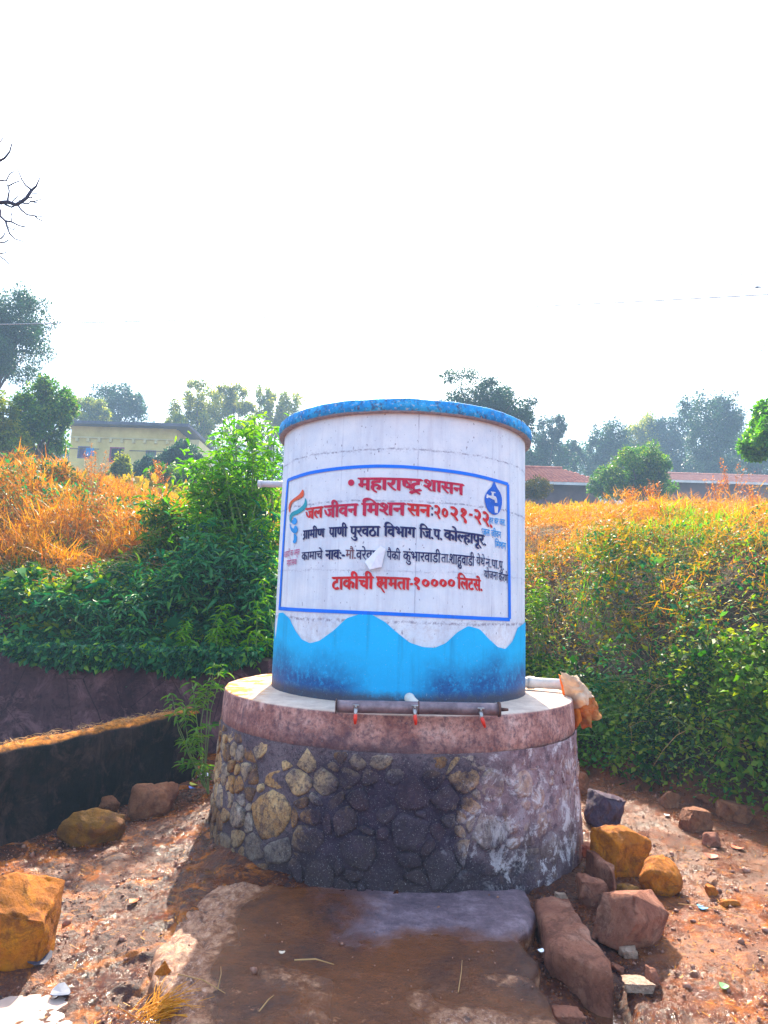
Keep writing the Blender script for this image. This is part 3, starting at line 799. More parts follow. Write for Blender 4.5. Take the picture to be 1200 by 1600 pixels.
def emblem(name, pts, mat, dr, parent, conv, hole=None):
    """flat painted shape, triangulated and laid on the wall"""
    P = [on_tank(*conv(*p)) for p in pts]
    bm = bmesh.new(); vs = [bm.verts.new((t * TR, z, 0)) for t, z in P]
    es = [bm.edges.new((vs[i], vs[(i + 1) % len(vs)])) for i in range(len(vs))]
    bmesh.ops.triangle_fill(bm, edges=es, use_beauty=True)
    bmesh.ops.subdivide_edges(bm, edges=bm.edges[:], cuts=1); bmesh.ops.triangulate(bm, faces=bm.faces[:])
    for v in bm.verts:
        th, z = v.co.x / TR, v.co.y; v.co = ((TR + dr) * math.cos(th), (TR + dr) * math.sin(th), z)
    bmesh.ops.recalc_face_normals(bm, faces=bm.faces)
    o = put(name, from_bm(bm), mat, parent, world=False, smooth=False); o.location = (0, 0, -tank.location.z); return o
def curve(pts, n=4):
    out = []; m = len(pts)
    for i in range(m):
        p0, p1, p2, p3 = pts[i - 1], pts[i], pts[(i + 1) % m], pts[(i + 2) % m]
        for k in range(n):
            t = k / n
            out.append(tuple(.5 * (2 * p1[c] + (-p0[c] + p2[c]) * t + (2 * p0[c] - 5 * p1[c] + 4 * p2[c] - p3[c]) * t * t + (-p0[c] + 3 * p1[c] - 3 * p2[c] + p3[c]) * t ** 3) for c in (0, 1)))
    return out
# saffron, white and teal ribbon with blue drops below it
rib = empty('painted_ribbon_emblem', (0, 0, 0), None, None); rib.parent = tank
cz = lambda x, y: (430 + x / 6.316, 720 + y / 6.316)
emblem('saffron_stroke', curve([(146, 512), (138, 460), (150, 412), (190, 372), (240, 335), (276, 284), (288, 312), (282, 350), (240, 378), (190, 402), (162, 440)]), M['orange_paint'], .0056, rib, cz)
emblem('teal_stroke', curve([(300, 368), (316, 402), (316, 445), (290, 488), (240, 520), (185, 545), (166, 580), (160, 612), (149, 590), (148, 545), (172, 508), (232, 478), (280, 436), (296, 400)]), M['teal_paint'], .0056, rib, cz)
emblem('blue_drop', curve([(170, 590), (186, 578), (184, 562), (205, 562), (221, 592), (212, 622), (190, 630), (168, 612)]), M['cyan'], .0058, rib, cz)
emblem('blue_drop', curve([(152, 620), (166, 655), (188, 668), (196, 645), (216, 645), (229, 678), (216, 712), (190, 716), (164, 690), (152, 655)]), M['cyan'], .0060, rib, cz)
emblem('blue_drop', curve([(192, 722), (216, 738), (220, 772), (210, 806), (192, 816), (180, 800), (190, 770)]), M['cyan'], .0062, rib, cz)
# droplet with a white tap, a tumbler under it
dp = empty('painted_droplet_emblem', (0, 0, 0), None, None); dp.parent = tank
cd = lambda x, y: (600 + x / 5.217, 730 + y / 5.217)
emblem('droplet', curve([(893, 118), (916, 165), (946, 215), (958, 270), (950, 335), (925, 380), (890, 388), (850, 360), (824, 305), (817, 245), (840, 195), (872, 160)], 3), M['drop_blue'], .0056, dp, cd)
emblem('tap_symbol', [(832, 222), (846, 222), (846, 230), (872, 232), (874, 208), (866, 206), (866, 198), (904, 204), (904, 212), (890, 212), (890, 234), (906, 240), (914, 256), (918, 290), (900, 290), (896, 268), (880, 262), (858, 250), (846, 246), (844, 254), (830, 250)], M['white_paint'], .0064, dp, cd)
emblem('tumbler_symbol', [(893, 318), (926, 322), (921, 374), (899, 372)], M['white_paint'], .0064, dp, cd)

# torn paper stuck over the lettering
def paper():
    pts = [(595, 853), (603, 858), (597, 886), (580, 890.5), (572, 878), (586, 862)]
    V = []; P = [on_tank(*p) for p in pts]
    for k, (t, z) in enumerate(P): V.append(cyl(t, z, TR + (.010, .013, .022, .05, .03, .014)[k]))
    V.append(cyl(sum(p[0] for p in P) / 6, sum(p[1] for p in P) / 6, TR + .028))
    V2 = [(x * 1.0 - .0, y + .0015, z) for x, y, z in V]
    Fc = [(k, (k + 1) % 6, 6) for k in range(6)]; Fc += [(7 + (k + 1) % 6, 7 + k, 13) for k in range(6)]
    Fc += [(k, k + 7, (k + 1) % 6 + 7, (k + 1) % 6) for k in range(6)]
    return from_arrays('paper', V + V2, Fc)
tag(put('paper_scrap', paper(), M['paper'], smooth=False), 'torn scrap of white paper stuck over the lettering on the tank', 'paper')

# ================================================================ PIPES AND TAPS
YP = 4.235
pA, pB = at(527, 1103.5, YP), at(779, 1108.5, YP)
tp = empty('tap_pipe', pA, 'horizontal rusty steel pipe with three red taps across the front of the plinth', 'tap pipe')
ax = (pB - pA).normalized()
bm = bmesh.new(); bm_tube(bm, [pA + (pB - pA) * k / 10 for k in range(11)], .038, 20); put('pipe', from_bm(bm), M['steel'], tp)
for e, d in ((pA, -1), (pB, 1)):
    bm = bmesh.new(); bm_tube(bm, [e - ax * .004, e + ax * .010 * d], .0455, 20); bmesh.ops.recalc_face_normals(bm, faces=bm.faces); put('end_flange', from_bm(bm), M['rust'], tp)
put('weld_ring', tube([pA.lerp(pB, .50) , pA.lerp(pB, .507)], .0405, 20), M['rust'], tp)
put('plug', tube([pB + ax * .01, pB + ax * .06], [.013, .008], 8), M['rust'], tp)
def add_tap(u, v, lean):
    c = at(u, v, YP - .036)
    o = put('tap', tube([c + Vector((0, .034, .010)), c + Vector((0, -.010, .010)), c + Vector((0, -.030, .002)), c + Vector((0, -.034, -.030))], [.012, .0135, .012, .009], 12), M['brass'], tp)
    hb = bmesh.new()
    bm_tube(hb, [c + Vector((0, -.012, .018)), c + Vector((0, -.014, .034))], .007, 8)
    bm_tube(hb, [c + Vector((-.020, -.014, .036)), c + Vector((.020, -.014, .036))], .0055, 8)
    bmesh.ops.recalc_face_normals(hb, faces=hb.faces)
    s = put('valve_stem', from_bm(hb), M['brass'], o, world=False)
    lb = bmesh.new(); L = c + Vector((0, -.040, -.012))
    bm_tube(lb, [L, L + Vector((lean * .010, -.004, -.026)), L + Vector((lean * .024, -.002, -.058))], [.0105, .0125, .008], 10)
    bmesh.ops.recalc_face_normals(lb, faces=lb.faces)
    put('red_handle', from_bm(lb), M['red'], o, world=False)
add_tap(556, 1111, 0); add_tap(648, 1112, .3); add_tap(751, 1116, .9)
# stub joining tank and pipe
st0 = Vector((at(640, 1082, 4.66))); st0.z = Z0 + .045
stub = empty('outlet_stub', st0, 'short pale elbow pipe joining the tank wall to the tap pipe', 'pipe')
put('elbow', tube([st0 + Vector((-.012, .07, .012)), st0, pA.lerp(pB, .485) + Vector((0, .03, .02))], [.030, .030, .027], 16), M['pvc'], stub)
put('collar', tube([st0 + Vector((-.004, .02, .006)), st0 + Vector((.006, -.05, -.004))], .035, 16), M['pvc'], stub)
# overflow / drain pipe to the right
r0 = at(818, 1066, 5.75); r1 = at(905, 1071, 5.62)
dr_ = empty('drain_pipe', r0, 'thick pale plastic drain pipe lying on the ledge right of the tank', 'pipe')
put('pipe', tube([r0 + Vector((-.3, 0.02, .0)), r0, r1], .044, 18), M['pvc'], dr_)
put('socket', tube([r0 + Vector((.03, -.005, .0)), r0 + Vector((.09, -.01, .0))], .052, 18), M['pvc'], dr_)
# inlet pipe on the left
i0 = at(404, 756, 5.95); i1 = at(470, 757, 5.95)
ip = empty('inlet_pipe', i0, 'grey horizontal pipe entering the left side of the tank', 'pipe')
put('pipe', tube([i0, i1], .030, 16), M['greypipe'], ip)
put('pipe_mouth', tube([i0 + Vector((-.004, 0, 0)), i0 + Vector((.03, 0, 0))], .034, 16), M['greypipe'], ip)

# cloth hung on the drain pipe's end
def cloth_piece(corners, Y0, fold, seed, th=.006, nx_=30, ny_=40, amp=.05):
    """corners: tl, tr, br, bl outlines in measured points at depth Y0"""
    tl, tr, br, bl = [Vector(at(*c, Y0)) for c in corners]; V = []
    for j in range(ny_ + 1):
        t = j / ny_
        for i in range(nx_ + 1):
            s = i / nx_; a = tl.lerp(tr, s); b = bl.lerp(br, s); p = a.lerp(b, t)
            d = amp * math.sin(s * fold * math.pi + seed + t * 1.3) * (.35 + .65 * t) + .09 * float(fbm(s * 4 + seed, t * 5, 7, 4)) - .05 * abs(float(fbm(s * 7 + seed, t * 4, 8, 3)))
            e = .05 * float(fbm(s * 3, t * 4 + seed, 9))
            V.append((p.x + e, p.y + d - .10 * math.sin(s * math.pi), p.z + .07 * float(fbm(s * 5 + seed, 3 + t * 2, 19)) * (t if j > 0 else 1)))
    n = len(V); Q = [(j * (nx_ + 1) + i, j * (nx_ + 1) + i + 1, (j + 1) * (nx_ + 1) + i + 1, (j + 1) * (nx_ + 1) + i) for j in range(ny_) for i in range(nx_)]
    me = from_arrays('cloth', V, Q); return me
def cloth_mat(name, c1, c2):
    g = G(name); a = g.noise(7, 5); wv = g.noise(160, 2)
    col = g.ramp(a, [(.3, c1), (.7, c2)]); b = g.n('BsdfPrincipled', ins={'Base Color': col, 'Roughness': .9, 'Normal': g.bump(wv, .4, .002)})
    t = g.n('BsdfTranslucent', ins={'Color': col}); mx = g.n('MixShader', ins={0: .35, 1: b.outputs[0], 2: t.outputs[0]})
    g.t.links.new(mx.outputs[0], g.out.inputs[0]); return g.m
sack = empty('cloth_sack', at(905, 1075, 5.5), 'crumpled orange and cream cloth sack hanging over the end of the drain pipe', 'cloth')
def sol(o, t=.006):
    m = o.modifiers.new('solidify', 'SOLIDIFY'); m.thickness = t; return o
sol(put('cream_fold', cloth_piece([(874, 1050), (903, 1057), (927, 1090), (893, 1104)], 5.42, 2.2, 1.0, amp=.03), cloth_mat('cream_sackcloth', (.62, .42, .28), (.8, .66, .5)), sack))
sol(put('brown_fold', cloth_piece([(889, 1098), (927, 1088), (934, 1118), (912, 1137)], 5.46, 2.6, 2.2, amp=.04), cloth_mat('brown_sackcloth', (.42, .14, .03), (.62, .26, .07)), sack))
sol(put('orange_fold', cloth_piece([(872, 1052), (893, 1070), (905, 1112), (894, 1140)], 5.50, 1.6, .3, amp=.03, nx_=16), cloth_mat('orange_cloth', (.75, .17, .02), (.85, .30, .03)), sack))

# ================================================================ LOW WALLS on the left
def wall_mesh(a, b, thick, z0, z1, seed, rough=.02, seg=.08, z1b=None):
    """straight wall from a to b (plan points on its front face), thickness behind it; rounded worn top"""
    a = Vector((a[0], a[1], 0)); b = Vector((b[0], b[1], 0)); L = (b - a).length; d = (b - a) / L; nrm = Vector((-d.y, d.x, 0))
    n = int(L / seg); V = []; z1b = z1 if z1b is None else z1b
    for i in range(n + 1):
        s = i / n; p = a.lerp(b, s); zt = z1 * (1 - s) + z1b * s
        prof = [(0, z0), (0, z0 + .25 * (zt - z0)), (0, z0 + .5 * (zt - z0)), (0, z0 + .75 * (zt - z0)), (0, zt - .04), (.02, zt - .008), (.08, zt), (thick * .5, zt + .015), (thick - .06, zt), (thick, zt - .04), (thick, z0)]
        for k, (o_, z) in enumerate(prof):
            q = p + nrm * (o_ + rough * float(fbm(s * L * 4, z * 5 + k * .3, seed))); V.append((q.x, q.y, z + (rough * 1.3 * float(fbm(s * L * 5, k * .7, seed + 9, 3)) if k > 3 else 0)))
    m = 11; Q = [(i * m + k, (i + 1) * m + k, (i + 1) * m + k + 1, i * m + k + 1) for i in range(n) for k in range(m - 1)]
    me = from_arrays('wall', V, Q + [tuple(range(m))[::-1], tuple(n * m + k for k in range(m))])
    bm = bmesh.new(); bm.from_mesh(me); bmesh.ops.recalc_face_normals(bm, faces=bm.faces); bm.to_mesh(me); bm.free(); return me
def wallmat(name, c0, c1, c2, top):
    g = G(name); a = g.noise(1.6, 7, .7, dist=.5); b = g.noise(16, 7, .8)
    col = g.ramp(a, [(.3, c0), (.5, c1), (.75, c2)]); col = g.mix(g.math('MULTIPLY', g.mask(b, .5, .65), .6), col, tuple(v * .4 for v in c0))
    st = g.noise(6, 5, .7, g.n('Mapping', ins={'Vector': g.pos(), 'Scale': (1, 1, .15)}).outputs[0])
    col = g.mix(g.math('MULTIPLY', g.mask(st, .5, .7), .5), col, c2)
    nz = g.n('SeparateXYZ', ins={'Vector': g.n('NewGeometry').outputs['Normal']}).outputs[2]
    col = g.mix(g.mask(nz, .5, .8), col, g.ramp(b, [(.40, tuple(v * .22 for v in top)), (.62, top)]))
    mold = g.mask(g.noise(3.2, 8, .8, dist=.8), .5, .62)
    col = g.mix(g.math('MULTIPLY', mold, .6), col, tuple(v * 1.9 for v in c2))
    crk = g.n('TexVoronoi', feature='DISTANCE_TO_EDGE', ins={'Vector': g.n('Mapping', ins={'Vector': g.pos(), 'Scale': (1, 1, .7)}).outputs[0], 'Scale': 1.6}).outputs['Distance']
    col = g.mix(g.math('MULTIPLY', g.mask(g.math('ADD', crk, g.math('MULTIPLY', g.math('SUBTRACT', b, .5), .03)), .006, .0), .7), col, (.003, .003, .003))
    return g.done(col, .95, g.bump(b, .9, .03), spec=.12)
# front face runs from the left frame edge back towards the plinth
lw = wall_mesh((-3.45, 3.2), (-1.80, 7.0), .24, -.3, .58, 91, .05, .035, z1b=.58)
tag(put('low_wall', lw, wallmat('dark_stained_render', (.007, .006, .005), (.015, .013, .012), (.05, .028, .024), (.62, .22, .03))), 'low dark stained wall with soil and dry litter along its top, left of the plinth', 'wall')
bw = wall_mesh((-14, 8.16), (-1.15, 8.16), .24, -.3, .98, 95, .03, z1b=1.0)
tag(put('retaining_wall', bw, wallmat('red_brown_plaster', (.03, .014, .018), (.075, .034, .04), (.14, .07, .075), (.10, .07, .04))), 'brown retaining wall holding back the overgrown bank on the left', 'wall')

def wall_litter():
    r = random.Random(14); bm = bmesh.new()
    for i in range(420):
        t = r.random(); p = Vector((-3.45 + 1.65 * t - r.uniform(.01, .2), 3.2 + 3.8 * t + r.uniform(0, .06), .585 + r.uniform(0, .015))); a = r.uniform(0, 6.28); l = r.uniform(.02, .10)
        bm_tube(bm, [p, p + Vector((math.cos(a) * l * .5, math.sin(a) * l * .5, r.uniform(0, .02))), p + Vector((math.cos(a) * l, math.sin(a) * l, r.uniform(-.02, .02)))], [.002, .002, .001], 3, False)
    return from_bm(bm)
tag(put('wall_litter', wall_litter(), M['drystem'], smooth=False), 'dry stalks and litter lying along the top of the low dark wall', 'litter', kind='stuff')

# ================================================================ ROCKS
def rock_mesh(size, seed, npts=16, bev=.06, rough=.05, flat=1.0, boxy=0):
    r = random.Random(seed); bm = bmesh.new()
    for i in range(8 * boxy):
        bm.verts.new(Vector(((i & 1) * 2 - 1, (i >> 1 & 1) * 2 - 1, (i >> 2) * 2 - 1)) * r.uniform(.48, .80))
    for i in range(npts):
        v = Vector((r.gauss(0, 1), r.gauss(0, 1), r.gauss(0, 1))).normalized() * r.uniform(.82, 1.1); bm.verts.new(v)
    res = bmesh.ops.convex_hull(bm, input=bm.verts[:])
    bmesh.ops.delete(bm, geom=[g for g in res['geom_interior'] if isinstance(g, bmesh.types.BMVert)], context='VERTS')
    bmesh.ops.bevel(bm, geom=bm.edges[:], offset=bev * .7, segments=1, affect='EDGES', clamp_overlap=True)
    bmesh.ops.triangulate(bm, faces=bm.faces[:])
    for lim in (.5, .26, .13):
        bmesh.ops.subdivide_edges(bm, edges=[e for e in bm.edges if e.calc_length() > lim], cuts=1)
        bmesh.ops.triangulate(bm, faces=bm.faces[:])
    bm.normal_update()
    for v in bm.verts:
        n = v.normal.copy(); c = v.co
        h = float(fbm(c.x * 1.7 + seed, c.y * 1.7 + c.z * 1.9, 13, 2)) * 2.2 + abs(float(fbm(c.x * 3.1 + c.z, c.y * 3.1 - c.z * 2 + seed, 17, 4))) * -2.0 + float(fbm(c.x * 9 + c.z * 4, c.y * 9 - c.z * 7, 23, 2)) * .5
        v.co += n * rough * h
    lo = [min(v.co[k] for v in bm.verts) for k in range(3)]; hi = [max(v.co[k] for v in bm.verts) for k in range(3)]
    for v in bm.verts:
        v.co = Vector([((v.co[k] - lo[k]) / (hi[k] - lo[k]) - .5) * size[k] for k in range(3)])
    return from_bm(bm)
def rock(u, vb, wpx, hpx, seed, mat, label, cat='rock', depth=1.0, rot=None, npts=16, bev=.06, sink=.3, name='rock', z=None, rough=.12, boxy=0):
    p = ground_at(u, vb) if z is None else on_z(u, vb, z)
    k = p.length / F_PX * .95
    sx, sz = wpx * k, hpx * k * 1.02; sy = sx * depth
    sx *= .82; sy *= .76; sz *= .74
    if boxy: sx *= .92; sy *= .85; sz *= .92
    o = put(name, rock_mesh((sx, sy, sz * (1 + sink)), seed, npts, bev, rough, 1.0, boxy), M[mat])
    o.location = (p.x, p.y + sy * .38, p.z + sz * (.5 - sink * .5)); 
    if rot: o.rotation_euler = Euler(rot)
    return tag(o, label, cat, 'loose rocks around the plinth')
rock(-14, 1515, 175, 150, 3, 'rock_yellow', 'big ochre yellow boulder at the left edge of the muddy yard', 'boulder', .8, (0, .12, .3), 16, .05, rough=.1, boxy=1)
rock(132, 1322, 116, 60, 8, 'rock_olive', 'long low brown boulder in front of the dark low wall', 'boulder', .6, (0, -.08, .2), 22, .10)
rock(162, 1272, 50, 30, 11, 'rock_brown', 'small reddish rock peeping out behind the long brown boulder', depth=.8)
rock(231, 1278, 88, 62, 14, 'rock_brown', 'rounded dark boulder with an orange top near the end of the low wall', 'boulder', .8, (0, .1, .3), 20, .1)
rock(976, 1370, 96, 92, 21, 'rock_yellow', 'sunlit golden topped boulder right of the plinth', 'boulder', .95, (.1, .1, .5), 12, .03, boxy=1)
rock(1042, 1402, 74, 62, 25, 'rock_yellow', 'rounded yellow brown rock right of the golden topped boulder', depth=.9, rot=(0, .3, -.2), npts=24, bev=.12, rough=.09)
rock(1008, 1484, 146, 100, 31, 'rock_pink', 'large angular pinkish brown block in the wet mud on the right', 'boulder', .75, (.1, .22, .45), 4, .02, rough=.05, boxy=1)
rock(931, 1415, 62, 58, 37, 'rock_pink', 'brown rock wedged between the plinth and the large angular block', depth=.9, npts=9, bev=.04, boxy=1)
rock(948, 1294, 84, 66, 41, 'rock_dark', 'dark violet angular rock with a pale top close to the plinth', depth=.9, npts=7, bev=.03, rot=(.1, .25, .5), boxy=1)
rock(909, 1242, 36, 46, 43, 'rock_brown', 'rounded brown rock tucked against the right side of the plinth', depth=.8, npts=24, bev=.1)
rock(1090, 1298, 62, 40, 47, 'rock_brown', 'flat reddish brown stone at the foot of the right bank', depth=.9, npts=8, bev=.04, rot=(0, .15, .4), boxy=1)
rock(1117, 1326, 34, 26, 49, 'rock_pink', 'small rounded pinkish stone below the flat bank stone', depth=.9, npts=24, bev=.12)
rock(922, 1337, 34, 24, 53, 'rock_pink', 'small brown stone left of the golden topped boulder', depth=1, npts=12, boxy=1)
rock(995, 1225, 40, 60, 57, 'rock_brown', 'upright clod of earth and stone under the right bank plants', depth=.8, npts=18, bev=.08)
rock(1165, 1285, 80, 34, 59, 'rock_brown', 'low dim stone in the shade at the right edge of the bank foot', depth=.8, npts=9, boxy=1)
rock(1052, 1262, 40, 26, 63, 'rock_brown', 'dull stone half hidden below the green bank', depth=.8, npts=14)
rock(985, 1497, 34, 18, 67, 'rock_pale', 'pale broken lump lying in mud below the large angular block', depth=.9, npts=6, bev=.03, boxy=1)
rock(1000, 1550, 60, 18, 71, 'rock_pale', 'pale flat flake of stone in the mud at lower right', depth=.8, npts=7, bev=.03, boxy=1)
rock(1022, 1545, 30, 34, 73, 'rock_pink', 'reddish clod standing beside the pale flat flake', depth=.8, npts=16)
rock(967, 1522, 24, 13, 75, 'rock_pink', 'small salmon red pebble at the tip of the long slab rock', depth=.9, npts=16, bev=.08)
rock(1115, 1398, 24, 16, 79, 'rock_yellow', 'small bright squarish stone on the sunlit ground at right', depth=.9, npts=4, bev=.03, boxy=1)
rock(1143, 1416, 40, 10, 83, 'rock_yellow', 'long thin sunlit stone right of the bright squarish one', depth=.5, npts=6, boxy=1)
rock(250, 1545, 30, 44, 89, 'rock_yellow', 'sunlit yellow lump at the left edge of the concrete apron', depth=.7, npts=13, bev=.04)
rock(890, 1602, 60, 22, 91, 'rock_pink', 'low wet brown stone beside the right corner of the apron', depth=.9, npts=9, boxy=1)
rock(1110, 1262, 44, 26, 93, 'rock_brown', 'brown stone under the leaves behind the flat bank stone', depth=.8, npts=12)
rock(878, 1408, 28, 16, 95, 'rock_pale', 'whitish chip of stone between the plinth and the long slab rock', depth=.8, npts=6, bev=.03, boxy=1)
# long slab rock: outline measured on the ground, tilted prism
def slab_rock(px, z, th, seed, name='rock'):
    P = [on_z(u, v, z) for u, v in px]; dense = []
    for i, p in enumerate(P):
        q = P[(i + 1) % len(P)]; n = max(1, int((q - p).length / .02))
        for k in range(n): dense.append(p.lerp(q, k / n))
    c = sum(dense, Vector()) / len(dense); n = len(dense); V = []
    for sc_, dz, jj in ((1.0, -th - .1, .01), (1.02, -th * .6, .014), (1.0, -.014, .008), (.94, .0, .0), (.7, .006, 0), (.4, .008, 0), (.02, .004, 0)):
        for p in dense:
            q = c + (p - c) * sc_
            j1 = (.01 + jj) * 4 * float(fbm(q.x * 9, q.y * 9 + dz * 9, seed)); V.append((q.x + j1, q.y + j1, q.z + dz + .05 * float(fbm(q.x * 5, q.y * 5, seed + 3)) - .05 * abs(float(fbm(q.x * 13, q.y * 13, seed + 5)))))
    Q = [(l * n + k, l * n + (k + 1) % n, (l + 1) * n + (k + 1) % n, (l + 1) * n + k) for l in range(6) for k in range(n)] + [tuple(6 * n + k for k in range(n))]
    me = from_arrays(name, V, Q); bm = bmesh.new(); bm.from_mesh(me); bmesh.ops.recalc_face_normals(bm, faces=bm.faces); bm.to_mesh(me); bm.free(); return put(name, me, None)
o = slab_rock([(838, 1402), (862, 1394), (888, 1402), (905, 1432), (925, 1462), (950, 1500), (956, 1516), (920, 1508), (880, 1488), (855, 1462), (850, 1440), (843, 1418)], .03, .14, 5)
o.data.materials.append(M['rock_pink']); tag(o, 'long flat reddish slab of rock lying beside the apron on the right', 'rock')
for px, lab, m_ in (([(914, 1326), (924, 1324), (962, 1352), (958, 1360)], 'thin slab of stone leaning by the golden topped boulder', 'rock_pink'),
                    ([(963, 1378), (985, 1376), (1000, 1386), (980, 1394)], 'small olive flake lying above the large angular block', 'rock_olive')):
    o = slab_rock(px, .06, .05, 8); o.data.materials.append(M[m_]); tag(o, lab, 'stone')

# pebbles and clods nobody could count
def scatter_pebbles():
    V = []; Q = []
    ico = bmesh.new(); bmesh.ops.create_icosphere(ico, subdivisions=1, radius=1); iv = np.array([v.co[:] for v in ico.verts]); fc = np.array([[v.index for v in f.verts] for f in ico.faces]); ico.free()
    N = 11000; Vs = []; Fs = []
    x = rng.uniform(-2.6, 3.6, N); y = rng.uniform(2.7, 7.6, N)
    s = rng.pareto(3.0, N) * .005 + .0035; s = np.minimum(s, .022)
    dens = vn(x * 2.2, y * 2.2, 5)
    rr = np.hypot(x - TX, y - TY)
    onapron = (x > -1.05) & (x < .86) & (y < 4.7)
    keep = (rr > 1.48) & (dens > .3) & ~(onapron & (rng.random(N) < .93)) & (y < np.interp(x, FX, FY) + .4)
    x, y, s = x[keep], y[keep], s[keep]; z = height(x, y); z = np.where((x > -1.05) & (x < .86) & (y < 4.7), np.maximum(z, 0), z)
    for k in range(len(x)):
        v = iv * (rng.uniform(.5, 1.3, 3) * s[k]) * (1 + rng.uniform(-.35, .35, (len(iv), 1))); a = rng.uniform(0, 6.28); c_, s_ = math.cos(a), math.sin(a)
        v = np.stack([v[:, 0] * c_ - v[:, 1] * s_, v[:, 0] * s_ + v[:, 1] * c_, v[:, 2]], -1) + (x[k], y[k], z[k] + s[k] * .25)
        Fs.append(fc + len(Vs) * len(iv)); Vs.append(v)
    return quads('pebbles', np.concatenate(Vs), np.concatenate(Fs), rng.random(len(Vs) * len(fc)))
def pebble_mat():
    g = G('mixed_pebbles'); a = g.noise(14, 3, .6); b = g.noise(80, 4)
    col = g.ramp(a, [(.25, (.05, .02, .016)), (.45, (.19, .075, .045)), (.62, (.30, .13, .08)), (.8, (.46, .29, .21))])
    return g.done(col, g.ramp(b, [(.4, (.3,) * 3), (.6, (.85,) * 3)]), g.bump(b, .5, .003), spec=.5)
tag(put('pebbles', scatter_pebbles(), pebble_mat(), smooth=False), 'pebbles and mud clods strewn over the wet yard', 'pebbles', kind='stuff')

# litter
def flake(u, v, wpx, hpx, col, label, cat, name, lift=.012, z=None, seed=1, curl=.3, dist=None):
    p = ground_at(u, v) if dist is None else at(u, v, dist)
    if z is not None: p = on_z(u, v, z)
    k = (p - Vector((0, 0, EYE))).length / F_PX; r = random.Random(seed); n = 9; W_, H2 = wpx * k, hpx * k * 1.4
    V = []
    ring = [(math.cos(a) * r.uniform(.75, 1.1), math.sin(a) * r.uniform(.75, 1.1)) for a in [i * math.tau / n for i in range(n)]]
    for dz in (0, .003):
        V.append((0, 0, lift + dz))
        V += [(x * W_ / 2, y * H2 / 2, lift + dz + curl * W_ * (x * x - .3 * y) * .5 + r.uniform(0, .1) * W_ * 0) for x, y in ring]
    Fc = [(0, 1 + i, 1 + (i + 1) % n) for i in range(n)] + [(n + 1, n + 2 + (i + 1) % n, n + 2 + i) for i in range(n)] + [(1 + i, n + 2 + i, n + 2 + (i + 1) % n, 1 + (i + 1) % n) for i in range(n)]
    o = put(name, from_arrays(name, V, Fc), simple(name + '_' + cat.replace(' ', '_') + str(seed), tuple(c * .8 for c in col), col, 20, .6, .2, .002), smooth=False)
    o.location = p; o.rotation_euler.z = r.uniform(0, 6.28) if dist is None else 0
    return tag(o, label, cat)
flake(1098, 1422, 14, 10, (.1, .45, .85), 'small light blue plastic cap on the ground right of the rocks', 'bottle cap', 'bottle_cap', seed=2)
flake(303, 1229, 16, 8, (.75, .7, .1), 'yellow wrapper on the earth heap beside the plinth', 'wrapper', 'wrapper', seed=3)
flake(300, 1234, 14, 6, (.2, .3, .8), 'blue and white wrapper edge lying under the yellow wrapper', 'wrapper', 'wrapper', seed=4)
flake(318, 1215, 26, 12, (.75, .72, .78), 'whitish crumpled plastic film against the plinth on the left', 'plastic film', 'plastic_film', seed=5)
flake(1132, 1546, 12, 8, (.15, .4, .12), 'tiny green scrap on the sunlit ground at lower right', 'scrap', 'scrap', seed=6)
flake(938, 1283, 12, 7, (.8, .8, .85), 'small white scrap on the dark earth right of the plinth', 'scrap', 'scrap', seed=7)
flake(1042, 1276, 8, 7, (.8, .8, .8), 'tiny white scrap at the foot of the right bank', 'scrap', 'scrap', seed=8)
flake(1152, 1328, 18, 12, (.6, .15, .07), 'rust red dry leaf below the right bank', 'leaf', 'dry_leaf', seed=9)
flake(1112, 1341, 18, 9, (.55, .13, .07), 'dark red curled leaf near the rounded pinkish stone', 'leaf', 'dry_leaf', seed=10)
flake(208, 1412, 14, 12, (.5, .12, .03), 'round orange brown scrap on the mud left of the apron', 'scrap', 'scrap', seed=11)
flake(60, 1505, 34, 20, (.05, .05, .08), 'dark rag of plastic trodden in the mud near the ochre boulder', 'plastic', 'plastic_rag', seed=12)
flake(95, 1556, 30, 18, (.08, .10, .16), 'dark blue grey scrap beside the puddle', 'plastic', 'plastic_rag', seed=13)
flake(845, 1490, 10, 5, (.8, .8, .85), 'white chip near the right edge of the apron', 'chip', 'chip', seed=14, z=.01)
flake(440, 1493, 8, 6, (.75, .6, .45), 'pale chip on the brown mud of the apron', 'chip', 'chip', seed=15, z=.01)

# straw tuft at the apron's left corner and twigs
def straw(center, n, L, spread, rad=.0022, seed=1, up=.4, direc=None):
    r = random.Random(seed); bm = bmesh.new()
    for i in range(n):
        a = r.uniform(0, math.tau) if direc is None else r.gauss(direc, spread)
        l = L * r.uniform(.5, 1.1); e = r.uniform(-.05, up)
        p = Vector(center) + Vector((r.gauss(0, .03), r.gauss(0, .03), r.uniform(0, .03)))
        d = Vector((math.cos(a) * math.cos(e), math.sin(a) * math.cos(e), math.sin(e)))
        bend = Vector((r.gauss(0, .12), r.gauss(0, .12), -r.uniform(.1, .5))) * l
        pts = [p + d * l * t + bend * t * t for t in (0, .33, .66, 1)]
        bm_tube(bm, pts, [rad, rad, rad * .8, rad * .4], 3, False)
    return from_bm(bm)
M['straw'] = leaf_material('golden_straw', [(.2, (.55, .24, .03)), (.8, (.78, .45, .10))], .3)
sp = on_z(238, 1590, -.02)
tag(put('straw_tuft', straw(sp, 130, .20, .55, .0018, 3, .55, .9), M['straw'], smooth=False), 'tuft of golden dry straw at the left corner of the apron', 'straw')
